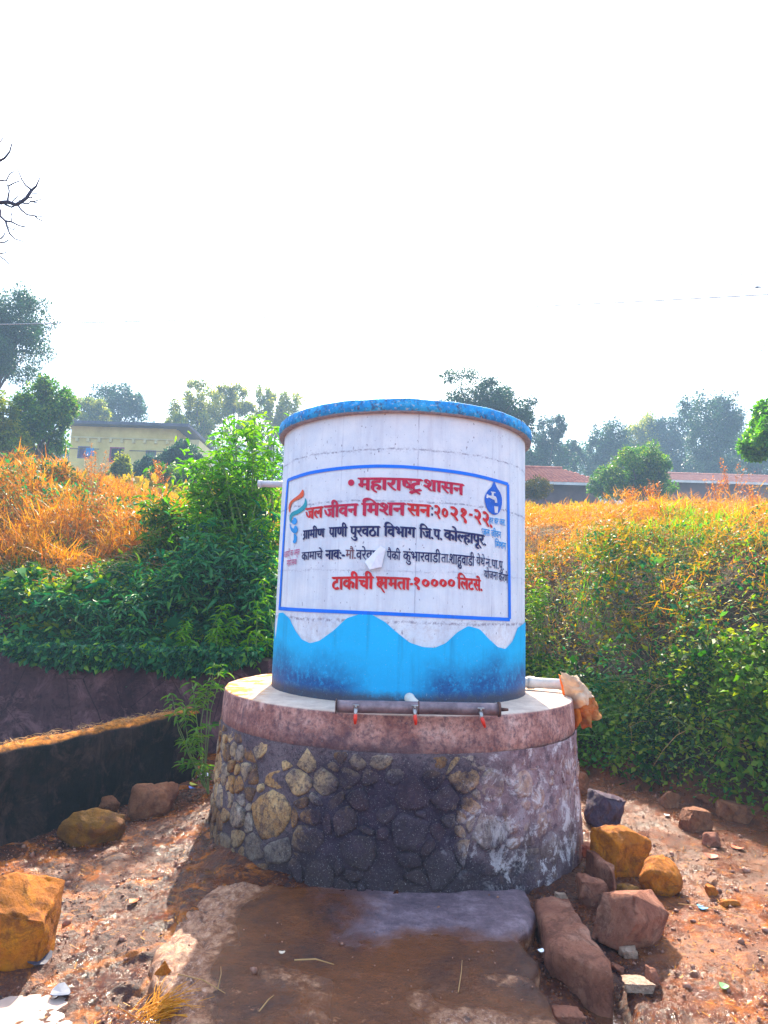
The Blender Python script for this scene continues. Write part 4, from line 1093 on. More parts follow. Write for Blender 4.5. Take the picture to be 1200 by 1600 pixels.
def twig(a, b, z, rad, label, mat='drystem', name='twig'):
    P, Q_ = on_z(*a, z), on_z(*b, z); m = P.lerp(Q_, .5) + Vector((.006, .008, .01))
    tag(put(name, tube([P, m, Q_], [rad, rad * .9, rad * .6], 6), M[mat]), label, 'twig')
twig((460, 1500), (522, 1507), .012, .0035, 'thin straw coloured twig lying across the apron')
twig((716, 1550), (722, 1500), .012, .002, 'fine dark stem lying on the right of the apron')
twig((278, 1522), (352, 1552), .01, .0028, 'long dry stalk on the left of the apron')
twig((340, 1545), (345, 1510), .012, .002, 'short dry stalk crossing the long one on the apron')
twig((405, 1580), (428, 1555), .012, .003, 'pale bent stalk low on the apron')
twig((1060, 1412), (1165, 1432), -.03, .003, 'long dry stalk on the sunlit ground at right')
def litter_straw():
    bm = bmesh.new(); r = random.Random(4)
    for i in range(900):
        right = r.random() < .62
        x, y = (r.uniform(1.5, 3.2), r.uniform(2.8, 5.6)) if right else (r.uniform(-2.4, -.9), r.uniform(2.8, 6.2))
        if math.hypot(x - TX, y - TY) < 1.5: continue
        z = H(x, y) + .006; a = r.uniform(0, 6.28); l = r.uniform(.01, .045)
        d = Vector((math.cos(a) * l, math.sin(a) * l, 0)); s = Vector((-d.y, d.x, 0)).normalized() * .0018; p = Vector((x, y, z)); k = Vector((0, 0, r.uniform(-.004, .010)))
        bm.faces.new([bm.verts.new(q) for q in (p - s, p + s, p + d + s + k, p + d - s + k)])
    return from_bm(bm)
tag(put('straw_litter', litter_straw(), M['straw'], smooth=False), 'scattered bits of dry straw on the ground', 'straw', kind='stuff')

# ================================================================ FOLIAGE ENGINE
SHAPES = {   # outline in (along, across) with fold height
    'leaf': ([(0, 0, 0), (.45, .5, .10), (1, 0, -.12), (.45, -.5, .10)], [(0, 1, 2, 3)]),
    'lance': ([(0, 0, 0), (.30, .42, .10), (.30, -.42, .10), (.68, .32, .02), (.68, -.32, .02), (1, 0, -.22), (.3, 0, 0), (.68, 0, -.07)], [(0, 6, 2, 2), (0, 1, 6, 6), (6, 1, 3, 7), (2, 6, 7, 4), (7, 3, 5, 5), (4, 7, 5, 5)]),
    'blade': ([(0, .5, 0), (0, -.5, 0), (.6, -.35, -.06), (.6, .35, -.06), (1, 0, -.25)], [(0, 1, 2, 3), (3, 2, 4, 4)]),
}
def leaves_arrays(P, D, L, W_, shape='leaf', N=None, tone=None):
    """P points, D unit directions, L lengths, W widths -> V, Q, tone"""
    n = len(P); D = D / np.linalg.norm(D, axis=1, keepdims=True)
    if N is None: N = rng.normal(size=(n, 3)) * .6 + (0, 0, 1)
    S = np.cross(D, N); S /= np.linalg.norm(S, axis=1, keepdims=True) + 1e-9; U = np.cross(S, D)
    tpl, fc = SHAPES[shape]; V = np.empty((n, len(tpl), 3), np.float32)
    for i, (a, b, c) in enumerate(tpl): V[:, i] = P + D * (a * L)[:, None] + S * (b * W_)[:, None] + U * (c * L)[:, None]
    fc = np.array(fc); Q = (np.arange(n)[:, None, None] * len(tpl) + fc[None]).reshape(-1, 4)
    tone = rng.random(n) if tone is None else tone
    return V.reshape(-1, 3), Q, np.repeat(tone, len(fc))
def leaf_mesh(name, parts):
    Vs, Qs, Ts = [], [], []; o = 0
    for V, Q, T in parts: Vs.append(V); Qs.append(Q + o); Ts.append(T); o += len(V)
    V, Q, T = np.concatenate(Vs), np.concatenate(Qs), np.concatenate(Ts)
    if (Q[:, 2] == Q[:, 3]).any():            # split degenerate quads into real triangles
        tri = Q[:, 2] == Q[:, 3]; A = Q[~tri]; Tq = T[~tri]
        F3 = np.concatenate([A[:, [0, 1, 2]], A[:, [0, 2, 3]], Q[tri][:, :3]]); return quads(name, V, F3, np.concatenate([Tq, Tq, T[tri]]))
    return quads(name, V, Q, T)
def clump_points(c, r, n, shellness=.55):
    d = rng.normal(size=(n, 3)); d /= np.linalg.norm(d, axis=1, keepdims=True)
    rad = (shellness + (1 - shellness) * rng.random(n)) ** .8
    return c + d * rad[:, None] * r, d

GREEN = leaf_material('mid_green_leaves', [(.1, (.02, .07, .012)), (.5, (.055, .15, .02)), (.8, (.12, .22, .03)), (.97, (.24, .27, .04))], .45)
DEEP = leaf_material('deep_green_leaves', [(.1, (.010, .06, .03)), (.5, (.03, .14, .06)), (.85, (.08, .23, .07)), (.98, (.20, .34, .06))], .35)
BRIGHT = leaf_material('bright_green_leaves', [(.1, (.05, .16, .012)), (.5, (.09, .27, .02)), (.9, (.20, .36, .03))], .5)
OLIVE = leaf_material('yellow_green_leaves', [(.1, (.07, .08, .010)), (.5, (.16, .13, .012)), (.9, (.30, .19, .018))], .5)
GOLD = leaf_material('golden_dry_grass', [(.1, (.24, .09, .015)), (.4, (.42, .16, .018)), (.7, (.48, .25, .03)), (.95, (.36, .12, .035))], .5)
RUST = leaf_material('rusty_dry_weed', [(.1, (.26, .09, .035)), (.5, (.42, .16, .06)), (.9, (.52, .25, .10))], .5)
BLUEG = leaf_material('dusky_far_leaves', [(.1, (.01, .035, .025)), (.5, (.025, .07, .04)), (.9, (.06, .12, .05))], .3)
PALEG = leaf_material('airy_yellowish_leaves', [(.1, (.06, .11, .02)), (.5, (.15, .20, .03)), (.9, (.34, .32, .05))], .5)

def zground(P): return height(P[:, 0], P[:, 1], True)

# ---------------- far trees and bushes
def tree(u0, u1, vt, vb, Y, mat, label, group=None, cat='tree', name='tree', nleaf=5200, lsize=None, blobs=10, trunk=True, seed=1, airy=.0, zbase=None):
    r = random.Random(seed)
    A, B = at(u0, vt, Y), at(u1, vt, Y); Lw = at((u0 + u1) / 2, vb, Y); T = at((u0 + u1) / 2, vt, Y)
    cx = (A.x + B.x) / 2; rx = (B.x - A.x) / 2; zt = T.z; zb = Lw.z
    gz = H(cx, Y) if zbase is None else zbase
    root = empty(name, (cx, Y, gz), label, cat, group or ('trees on the ridge' if cat == 'tree' else 'bushes on the ridge'))
    rz = (zt - zb) / 2; cz_ = (zt + zb) / 2; ls = lsize or max(.10, Y / F_PX * 3.6)
    bl = []
    for k in range(blobs):
        a = k * 2.4 + r.uniform(-.4, .4); rr_ = math.sqrt((k + .5) / blobs) * .84
        up = r.uniform(-.55, .68) if k else .55
        env = math.sqrt(max(.1, 1 - (up * .8) ** 2))
        bl.append((np.array([cx + math.cos(a) * rr_ * rx * env, Y + math.sin(a) * rr_ * rx * .8 * env, cz_ + up * rz]), r.uniform(.28, .46)))
    parts = []
    for c, s in bl:
        n = int(nleaf * 3.4 / blobs); R_ = np.array([rx * s * 1.15, rx * s * 1.15, rz * s * 1.0 + .1])
        # sub-tufts give broken edges and gaps
        nt = 18 if airy < .5 else 13
        tc, td = clump_points(c, R_, nt, .75)
        for q in range(nt):
            m = max(4, n // nt); p, d = clump_points(tc[q], R_ * (.42 - .08 * airy), m, .2)
            D = d * .6 + rng.normal(size=(m, 3)) * .5 + (0, 0, -.15)
            L_ = ls * rng.uniform(.7, 1.35, m)
            parts.append(leaves_arrays(p, D, L_, L_ * .62, 'leaf', tone=np.clip(rng.normal(.5, .2, m) + r.uniform(-.2, .2), 0, .98)))
    put('crown', leaf_mesh('crown', parts), mat, root, smooth=False)
    if trunk:
        bm = bmesh.new(); tr = max(.12, rx * .075)
        fork = Vector((cx + r.uniform(-.1, .1) * rx, Y, gz + max(.3, (zb - gz) * .8 + rz * .25)))
        bm_tube(bm, [(cx, Y, gz - .3), (cx + .04 * rx, Y, (gz + fork.z) / 2), fork], [tr * 1.3, tr, tr * .8], 8)
        for c, s in bl:
            c = Vector(c); mid = fork.lerp(c, .5) + Vector((0, 0, .1 * rz)); bm_tube(bm, [fork, mid, c], [tr * .5, tr * .3, tr * .1], 5, False)
        put('trunk', from_bm(bm), M['bark'], root)
    return root
FT = 'trees on the ridge behind the tank'
tree(-75, 72, 468, 625, 36, BLUEG, 'tall dark tree cut by the left edge of the picture above the grassy bank', nleaf=16000, blobs=16, seed=2, cat='tree')
tree(-40, 45, 618, 752, 26, PALEG, 'yellowish green bush at the left edge under the tall dark tree', cat='bush', name='bush', nleaf=4200, seed=3, blobs=9, lsize=.13)
tree(28, 122, 600, 745, 28, GREEN, 'rounded green tree left of the yellow house', nleaf=5600, seed=4, blobs=11, lsize=.14)
tree(104, 178, 624, 685, 60, PALEG, 'pale green tree just above the left end of the yellow house roof', nleaf=2600, seed=5, blobs=8)
tree(142, 236, 603, 690, 66, BLUEG, 'blue green round tree above the roof of the yellow house', nleaf=3600, seed=6)
tree(262, 292, 648, 680, 58, PALEG, 'small tree peeping over the right end of the yellow house', nleaf=1200, seed=7, blobs=6)
tree(270, 356, 599, 705, 62, PALEG, 'airy yellowish tree, leftmost of the three between house and tank', nleaf=3000, seed=8, airy=.8)
tree(326, 416, 600, 712, 66, PALEG, 'airy hazy tree, middle one of the three between house and tank', nleaf=3000, seed=9, airy=.8)
tree(390, 468, 606, 712, 68, PALEG, 'hazy tree just left of the tank rim, rightmost of the three', nleaf=2600, seed=10, airy=.7)
tree(694, 828, 595, 690, 40, BLUEG, 'dark bluish tree rising behind the tank roof', nleaf=8000, seed=11, blobs=13)
tree(815, 890, 650, 750, 62, BLUEG, 'grey green round tree just right of the tank rim', nleaf=3600, seed=12, blobs=10, airy=.5)
tree(868, 908, 688, 742, 68, BLUEG, 'small hazy tree in the dip of the skyline right of the tank', nleaf=1500, seed=13, blobs=7)
tree(910, 996, 660, 765, 66, BLUEG, 'hazy tree above the gap between the two tiled roofs', nleaf=3600, seed=14)
tree(968, 1048, 650, 765, 76, PALEG, 'pale hazy tree behind the round green bush', nleaf=3000, seed=15)
tree(1022, 1098, 640, 765, 74, BLUEG, 'hazy tree left of the tallest tree over the long roof', nleaf=3400, seed=16)
tree(1066, 1164, 618, 765, 64, BLUEG, 'tallest dark hazy tree over the long tiled roof', nleaf=5600, seed=17, blobs=13)
tree(1130, 1220, 664, 765, 70, BLUEG, 'hazy tree beyond the right end of the long roof', nleaf=3000, seed=18)
tree(946, 1046, 704, 785, 34, GREEN, 'round mid green bush between the two tiled roofs', cat='bush', name='bush', nleaf=5600, seed=19, blobs=11, lsize=.13)
tree(1164, 1290, 628, 716, 19, BRIGHT, 'bright green tree branch of foliage entering at the right edge', nleaf=5200, seed=20, blobs=10, lsize=.13)
tree(250, 315, 694, 752, 34, BLUEG, 'dark round bush at the right end of the yellow house', cat='bush', name='bush', nleaf=4200, seed=21, lsize=.12)
tree(212, 252, 716, 765, 33, BLUEG, 'small dark bush under the green shuttered window', cat='bush', name='bush', nleaf=2400, seed=22, blobs=7, lsize=.11)
tree(168, 205, 712, 765, 30, PALEG, 'light green bush under the middle window of the yellow house', cat='bush', name='bush', nleaf=2200, seed=23, blobs=7, lsize=.11)
tree(228, 310, 732, 790, 26, GREEN, 'low grey green bush below the yellow house', cat='bush', name='bush', nleaf=3400, seed=24, blobs=9, lsize=.10)
tree(918, 968, 742, 792, 37, GREEN, 'low green bush filling the gap right of the near tiled house', cat='bush', name='bush', nleaf=1800, seed=26, blobs=8, lsize=.12, trunk=False)
tree(815, 858, 748, 778, 34, OLIVE, 'low yellowish bush in front of the near tiled house', cat='bush', name='bush', nleaf=1600, seed=25, blobs=8, lsize=.10, trunk=False)

def woods():
    n = 90000; Y = rng.uniform(82, 96, n); u = rng.uniform(-120, 1330, n); X = (u - 600) / F_PX * Y * 1.0
    vt = 722 - 26 * vn(X * .16, Y * 0 + .5, 131) - 16 * vn(X * .5, Y * .3, 132); top = EYE + Y * np.tan(PITCH + np.arctan((800 - vt) / F_PX)) + (u - 600) * ROLL / F_PX * Y * 1.0
    g = height(X, Y, False); Z = top - np.abs(rng.normal(0, 1.3, n)) - rng.random(n) ** 2 * (top - g) * .9; L_ = rng.uniform(.22, .5, n)
    return leaf_mesh('woods', [leaves_arrays(np.stack([X, Y, Z], -1), rng.normal(size=(n, 3)), L_, L_ * .65, tone=np.clip(vn(X * .3, Z * .4, 133) * .7 + rng.random(n) * .3, 0, .98))])
tag(put('far_woods', woods(), BLUEG, smooth=False), 'hazy far woods forming the low skyline behind the houses', 'woods', kind='stuff')
# ================================================================ HOUSES
def holed_wall(bm, P0, P1, z0, z1, holes, reveal=.22):
    """vertical wall from plan point P0 to P1, holes = (s0,s1,za,zb) in metres along it; reveals go inward (+Y side)"""
    P0 = Vector((P0[0], P0[1], 0)); P1 = Vector((P1[0], P1[1], 0)); L = (P1 - P0).length; d = (P1 - P0) / L; n = Vector((-d.y, d.x, 0))
    xs = sorted({0, L} | {h[0] for h in holes} | {h[1] for h in holes}); zs = sorted({z0, z1} | {h[2] for h in holes} | {h[3] for h in holes})
    q = lambda s, z, o=0: bm.verts.new(P0 + d * s + n * o + Vector((0, 0, z)))
    for a, b in zip(xs, xs[1:]):
        for c, e in zip(zs, zs[1:]):
            if any(h[0] <= a and b <= h[1] and h[2] <= c and e <= h[3] for h in holes): continue
            bm.faces.new([q(a, c), q(b, c), q(b, e), q(a, e)])
    for s0, s1, za, zb in holes:
        bm.faces.new([q(s0, za), q(s0, zb), q(s0, zb, reveal), q(s0, za, reveal)]); bm.faces.new([q(s1, za), q(s1, za, reveal), q(s1, zb, reveal), q(s1, zb)])
        bm.faces.new([q(s0, za), q(s0, za, reveal), q(s1, za, reveal), q(s1, za)]); bm.faces.new([q(s0, zb), q(s1, zb), q(s1, zb, reveal), q(s0, zb, reveal)])
HY = 48
hp = lambda u, v: at(u, v, HY)
hA, hB = hp(112, 668), hp(276, 672)
hz0, hz1 = H(-18, HY) - .8, hp(200, 668).z
yh = empty('yellow_house', ((hA.x + hB.x) / 2, HY, hz0), 'long yellow plastered house with dark flat roof on the left ridge', 'house')
M['yellow_wall'] = simple('aged_yellow_plaster', (.50, .38, .12), (.74, .60, .24), .8, .9, .3, .02)
M['cream_trim'] = simple('cream_trim', (.5, .42, .2), (.62, .54, .32), 2, .9, .2, .01)
M['dark_slab'] = simple('dark_blue_grey_roof', (.05, .05, .08), (.11, .11, .16), 1, .8, .2, .02)
M['dark_room'] = simple('dark_room', (.01, .01, .015), (.02, .015, .02), 1, .9, 0, .01)
M['maroon'] = simple('maroon_painted_wood', (.22, .03, .08), (.32, .06, .12), 2, .7, .2, .01)
M['purple_shutter'] = simple('dark_violet_shutter', (.05, .03, .12), (.10, .05, .18), 2, .7, .2, .01)
M['green_shutter'] = simple('green_curtain', (.08, .30, .10), (.25, .50, .22), 6, .8, .2, .01)
M['grey_frame'] = simple('grey_violet_frame', (.12, .10, .16), (.22, .18, .26), 2, .7, .2, .01)
def hx(u): return hp(u, 700).x - hA.x
wins = [(122, 141, 697, 716), (172, 194.5, 698.5, 722), (228.5, 244.5, 703.5, 721)]
holes = [(hx(a), hx(b), hp(a, d).z, hp(a, c).z) for a, b, c, d in wins]
bm = bmesh.new(); holed_wall(bm, (hA.x, HY), (hB.x, HY), hz0, hz1, holes, .3)
put('front_wall', from_bm(bm), M['yellow_wall'], yh, smooth=False)
put('back_rooms', box_mesh(hA.x + .002, hB.x - .002, HY + .31, HY + 6, hz0, hz1 - .01), M['yellow_wall'], yh, smooth=False)
put('roof_slab', box_mesh(hA.x - .5, hB.x + 1.1, HY - .8, HY + 6.6, hz1, hz1 + .22), M['dark_slab'], yh, smooth=False)
put('side_annex', box_mesh(hB.x, hB.x + 1.5, HY + .7, HY + 5, hz0, hz1 - .6), M['cream_trim'], yh, smooth=False)
zc = hp(200, 686.5).z
put('string_course', box_mesh(hA.x, hB.x, HY - .10, HY - .002, zc, zc + .09), M['cream_trim'], yh, smooth=False)
for k in range(9):
    x = hA.x + (k + .6) * (hB.x - hA.x) / 9.3; put('bracket', box_mesh(x - .09, x + .09, HY - .16, HY - .003, zc - .28, zc - .01), M['cream_trim'], yh, smooth=False)
for (s0, s1, za, zb), (fm, sm) in zip(holes, (('grey_frame', 'purple_shutter'), ('maroon', 'dark_room'), ('grey_frame', 'green_shutter'))):
    x0, x1 = hA.x + s0, hA.x + s1; bm = bmesh.new(); t = .09
    for b in ((x0, x0 + t, za, zb), (x1 - t, x1, za, zb), (x0 + t, x1 - t, zb - t, zb), (x0 + t, x1 - t, za, za + t)): bm_box(bm, b[0], b[1], HY - .03, HY + .06, b[2], b[3])
    o = put('window', from_bm(bm), M[fm], yh, smooth=False)
    put('shutter', box_mesh(x0 + t, x1 - t, HY + .12, HY + .16, za + t, zb - t), M[sm], o, world=False, smooth=False)  # middle one is a near-black panel standing in for the unlit room
    if sm == 'green_shutter':
        for j in range(1, 4):
            x = x0 + t + (x1 - x0 - 2 * t) * j / 4; put('window_bar', box_mesh(x - .015, x + .015, HY + .05, HY + .08, za + t, zb - t), M['grey_frame'], o, world=False, smooth=False)
for (ua, ub, v) in ((112, 158, 702.5), (205, 262, 706)):
    a, b = hp(ua, v), hp(ub, v + 1); tag(put('wooden_pole', tube([a + Vector((0, -.35, 0)), b + Vector((0, -.35, 0))], .035, 6), M['bark']), 'drying pole hung under the eaves of the yellow house, ' + ('left one with the blue cloth' if ua < 150 else 'right one beside the green window'), 'pole')
cA, cB = hp(138, 702), hp(150, 712)
tag(put('blue_cloth', box_mesh(cA.x, cB.x, HY - .40, HY - .37, cB.z - .1, cA.z), simple('bright_blue_cloth', (.02, .16, .45), (.04, .26, .6), 3, .9, .3, .02), smooth=False), 'bright blue cloth hung on the pole by the left window of the yellow house', 'cloth')

# tiled houses on the right
M['tile'] = simple('weathered_red_clay_tile', (.30, .06, .04), (.56, .17, .10), 2.2, .85, .3, .01)
M['tile_pink'] = simple('faded_pinkish_clay_tile', (.40, .13, .09), (.60, .27, .19), 2.2, .85, .3, .01)
M['mud_wall'] = simple('shaded_violet_brown_wall', (.10, .06, .07), (.20, .12, .12), .9, .95, .4, .03)  # dark violet brown wall colour
M['fascia'] = simple('weathered_white_fascia', (.45, .42, .44), (.7, .66, .66), 2, .8, .2, .01)
def tiled_roof(x0, x1, ye, yr, ze, zr, hip, tile_w=.24, rows=11, hip_l=0.0, thick=.035):
    """curved clay tiles in courses on the slope from the eave (ye, ze) to the ridge (yr, zr)"""
    V = []; Q = []; n = int((x1 - x0) / tile_w)
    for j in range(rows):
        t0, t1 = j / rows, (j + 1.18) / rows
        for i in range(n):
            xa = x0 + i * tile_w; xc_ = xa + tile_w / 2
            if xc_ > x1 - hip * ((j + .5) / rows) or xc_ < x0 + hip_l * ((j + .5) / rows): continue
            lift = rng.uniform(0, .012); sk = rng.uniform(-.012, .012); b = len(V)
            for (t, up) in ((t0, .075 + lift), (min(t1, 1.0), .03 + lift)):
                for k in range(4):
                    a = k / 3; V.append((xa + tile_w * a * .98 + sk, ye + (yr - ye) * t, ze + (zr - ze) * t + up + .05 * math.sin(a * math.pi)))
            for k in range(4): V.append((V[b + k][0], V[b + k][1], V[b + k][2] - thick))
            for k in range(3): Q += [(b + k, b + k + 1, b + 5 + k, b + 4 + k), (b + 8 + k, b + 9 + k, b + k + 1, b + k)]
    return quads('tiles', V, Q)
def tiled_house(name, label, x0, x1, Y, ze, zr, gz, hip, mat, run=3.0, wall_in=.5, hip_l=0):
    root = empty(name, ((x0 + x1) / 2, Y, gz), label, 'house')
    o = put('roof_tiles', tiled_roof(x0, x1, Y - .6, Y + run, ze, zr, hip, hip_l=hip_l), mat, root, smooth=False); o['kind'] = 'stuff'
    bm = bmesh.new(); e = .02
    A = [(x0 + .03, Y - .55, ze - .01), (x1 - .03, Y - .55, ze - .01), (x1 - hip - .05, Y + run, zr - e), (x0 + hip_l + .05, Y + run, zr - e)]
    B = [(x0 + .03, Y + 2 * run + .6, ze - .01), (x1 - .03, Y + 2 * run + .6, ze - .01)]
    v = [bm.verts.new(p) for p in A + B]
    bm.faces.new([v[0], v[1], v[2], v[3]]); bm.faces.new([v[3], v[2], v[5], v[4]]); bm.faces.new([v[1], v[5], v[2]]); bm.faces.new([v[0], v[3], v[4]])
    put('roof_deck', from_bm(bm), M['rust'], root, smooth=False)
    put('ridge_cap', tube([(x0 + hip_l, Y + run, zr + .09), (x1 - hip, Y + run, zr + .09)], .11, 8), mat, root)
    put('fascia', box_mesh(x0 + .01, x1 - .01, Y - .66, Y - .61, ze - .10, ze + .06), M['fascia'], root, smooth=False)
    put('wall', box_mesh(x0 + wall_in, x1 - wall_in, Y, Y + 2 * run - .1, gz - .5, ze - .02), M['mud_wall'], root, smooth=False)
    return root
a0, a1 = at(770, 757, 40), at(948, 760, 40)
gz = H(11, 40)
tiled_house('tiled_house', 'nearer small house with red clay tile roof just right of the tank', a0.x, a1.x, 40, a1.z, at(880, 734, 43).z, gz, 1.9, M['tile'])
put('post', box_mesh(at(915, 770, 39.6).x, at(915, 770, 39.6).x + .12, 39.55, 39.67, gz - .3, a1.z - .1), M['bark'], bpy.data.objects['tiled_house'], smooth=False)
b0, b1 = at(1042, 756, 45), at(1330, 756, 45)
tiled_house('long_tiled_house', 'farther long low house with a pinkish tile roof at the right', b0.x, b1.x, 45, at(1120, 756, 45).z, at(1120, 744, 48).z, H(22, 45), .5, M['tile_pink'])

# ================================================================ BANK VEGETATION
def bank_points(n, x0, x1, y0, y1, cond=None):
    x = rng.uniform(x0, x1, n); y = rng.uniform(y0, y1, n)
    d = y - np.interp(x, FX, FY); k = d > .10
    if cond is not None: k &= cond(x, y, d)
    return x[k], y[k], d[k]
def mound(x, y, amp=.45):        # lumpy canopy height over the bank
    return amp * (vn(x * 1.1, y * 1.1, 61) * .95 + vn(x * 2.7, y * 2.7, 62) * .75 - .08)
def cover(name, mat, n, x0, x1, y0, y1, cond, L, W_, shape, label, up=.2, amp=.45, out=.5, layer=1.0, cat='plants', zoff=0.0):
    x, y, d = bank_points(n, x0, x1, y0, y1, cond)
    if shape == 'leaf': k = (vn(x * 2.1, y * 2.1, 141) * .7 + vn(x * 5, y * 5, 142) * .3 > .30) | (rng.random(len(x)) < .15); x, y, d = x[k], y[k], d[k]
    m = len(x)
    g = height(x, y); h = (mound(x, y, amp) + amp * .35 * (vn(x * 6, y * 6, 63) - .4)) * sstep(.0, .55, d)
    h = h * (1 - .36 * sstep(3.6, 6.0, d))
    P = np.stack([x, y - .12 * rng.random(m), g + zoff + h * (1 - layer * .55 * rng.random(m) ** 2)], -1)
    D = rng.normal(size=(m, 3)) * (out, out, .35) + (0, -.25, up)
    Ls = (L[0] + (L[1] - L[0]) * rng.random(m) ** 1.5) * (.55 + .9 * vn(x * 2.1, y * 2.1, 111)) * np.where(rng.random(m) < .04, 1.7, 1); sc_ = 1 + .05 * np.clip(y - 10, 0, 10)
    tone = np.clip(vn(x * 3, y * 3, 71) * .6 + rng.random(m) * .45, 0, .98)
    tag(put(name, leaf_mesh(name, [leaves_arrays(P, D, Ls * sc_, Ls * W_ * sc_, shape, tone=tone)]), mat, smooth=False), label, cat, kind='stuff')
R_ = lambda x: x > 1.2
nz = lambda x, y, s=81, f=.8: vn(x * f, y * f, s)
# right bank: gold grass on the crest, olive middle, green foot
cover('undergrowth', DEEP, 34000, 1.3, 9.5, 4, 17, lambda x, y, d: (d < 5.0), (.05, .10), .6, 'leaf', 'dense green undergrowth over the lower right bank', amp=.6)
cover('undergrowth', GREEN, 34000, 1.3, 9.5, 4, 17, lambda x, y, d: (d < 5) & (nz(x, y) * 3.6 + .5 > d), (.035, .08), .6, 'leaf', 'mid green leafy creepers on the right bank', amp=.75)
cover('undergrowth', OLIVE, 90000, 1.3, 9.5, 5, 17, lambda x, y, d: (d > .9) & (d < 6.0) & (nz(x, y, 83, 1.3) + .10 * (d - 2.2) > .33) & (rng.random(len(x)) > sstep(3.6, 5.2, d) * .82), (.03, .07), .5, 'leaf', 'sunlit yellow green weeds across the middle of the right bank', amp=.78)
cover('dry_grass', GOLD, 70000, 1.2, 10.5, 6, 18.5, lambda x, y, d: (d > 3.9 + 1.6 * (nz(x, y, 85, 1.1) - .5)), (.08, .22), .05, 'blade', 'golden dry grass along the crest of the right bank', up=.55, amp=.55, out=.5)
cover('dry_grass', GOLD, 42000, 1.2, 9.5, 6, 15, lambda x, y, d: (d > 1.3) & (nz(x, y, 87, 1.4) > .52), (.06, .18), .05, 'blade', 'patches of dry grass among the weeds on the right bank', up=.35, amp=.82, out=.5)
cover('grass', BRIGHT, 16000, 1.3, 5.5, 7, 13, lambda x, y, d: (d > 1.5) & (nz(x, y, 89, .9) > .58), (.10, .24), .05, 'blade', 'green grass tufts on the right bank beside the tank', up=.7, amp=.55, out=.4)
def foot():
    n = 26000; x = rng.uniform(1.35, 5.2, n); dd = rng.random(n) ** .7 * 1.1; top = .12 + .90 * vn(x * 1.5, x * 0, 99) * sstep(0, .4, dd + .1)
    y = np.interp(x, FX, FY) + dd; hgt = top * rng.random(n) ** .6; P = np.stack([x, y - .30 * hgt, height(x, y) + hgt], -1); L_ = rng.uniform(.03, .095, n) * (.5 + vn(x * 2.4, y * 2.4, 112))
    return leaf_mesh('foot', [leaves_arrays(P, rng.normal(size=(n, 3)) * (.6, .5, .4) + (0, -.4, -.1), L_, L_ * .62, tone=np.clip(vn(x * 3, y * 3, 71) * .6 + rng.random(n) * .45, 0, .98))])
tag(put('undergrowth', foot(), GREEN, smooth=False), 'lush green leaves along the foot of the right bank', 'plants', kind='stuff')
cover('dry_grass', RUST, 70000, 1.2, 10.5, 6, 17, lambda x, y, d: (d > 3.0) & (nz(x, y, 121, .9) > .34), (.05, .16), .06, 'blade', 'feathery brown dry grass over the upper right bank', up=.35, amp=.62, out=.7)
cover('dry_grass', RUST, 26000, 1.3, 8, 5, 13, lambda x, y, d: (d > .9) & (d < 4) & (nz(x, y, 123, 1.1) > .60), (.04, .12), .07, 'blade', 'brown dead patches on the middle of the right bank', up=.15, amp=.85, out=.8)
# left bank
cover('dry_grass', GOLD, 120000, -12.5, -2.4, 9.2, 18.5, lambda x, y, d: (d > 1.9 + 1.0 * (nz(x, y, 91, .8) - .5)), (.10, .28), .05, 'blade', 'tall golden dry grass covering the left bank', up=.7, amp=1.0, out=.45)
cover('dry_grass', OLIVE, 60000, -12.5, -2.4, 9.2, 18.5, lambda x, y, d: (d > 1.6) & (nz(x, y, 93, .7) > .5), (.04, .09), .5, 'leaf', 'yellow green weeds among the golden grass of the left bank', up=.4, amp=1.05)
cover('undergrowth', DEEP, 30000, -12, -2.4, 9.2, 17, lambda x, y, d: (d > 1.6) & (nz(x, y, 101, .75) > .60), (.05, .10), .5, 'leaf', 'dark green clumps in the golden grass of the left bank', up=.3, amp=1.15)
cover('undergrowth', GREEN, 30000, -9, -1.0, 8.3, 11.5, lambda x, y, d: (d < 2.9), (.04, .10), .55, 'leaf', 'shaded green undergrowth behind the retaining wall', amp=.6, up=.15)
cover('undergrowth', DEEP, 16000, -7, -.6, 8.3, 10.6, lambda x, y, d: (d < 2.0), (.07, .14), .75, 'leaf', 'broad dark leaves hanging over the retaining wall', amp=.55, up=-.1, out=.7)
cover('dry_grass', RUST, 14000, -8, -2.0, 8.9, 11.5, lambda x, y, d: (d > .7) & (nz(x, y, 95, 1.2) > .5), (.10, .22), .035, 'blade', 'brownish dead grass above the shaded leaves on the left', up=.1, amp=.75, out=.8)
def hanging():
    n = 9000; x = rng.uniform(-6.5, -.9, n); L_ = rng.uniform(.06, .12, n); dn = np.maximum(0, vn(x * 1.7, x * 0, 97) - .25) * .42 * rng.random(n) ** 1.2
    P = np.stack([x, 8.14 - .12 * rng.random(n) + .3 * (dn < .02), 1.06 - dn + .1 * rng.random(n)], -1)
    return leaf_mesh('hanging', [leaves_arrays(P, rng.normal(size=(n, 3)) * (.6, .3, .4) + (0, -.4, -.5), L_, L_ * .6)])
tag(put('hanging_leaves', hanging(), DEEP, smooth=False), 'leaves hanging over the top of the brown retaining wall', 'plants', kind='stuff')
# middle, behind the tank and far slope
cover('undergrowth', GREEN, 14000, -1.4, 1.6, 8.2, 17, None, (.06, .13), .6, 'leaf', 'green weeds on the bank behind the tank', amp=.6)
cover('far_scrub', OLIVE, 26000, -26, 30, 18, 38, None, (.14, .30), .5, 'leaf', 'dry scrub on the slope below the houses', amp=.45)

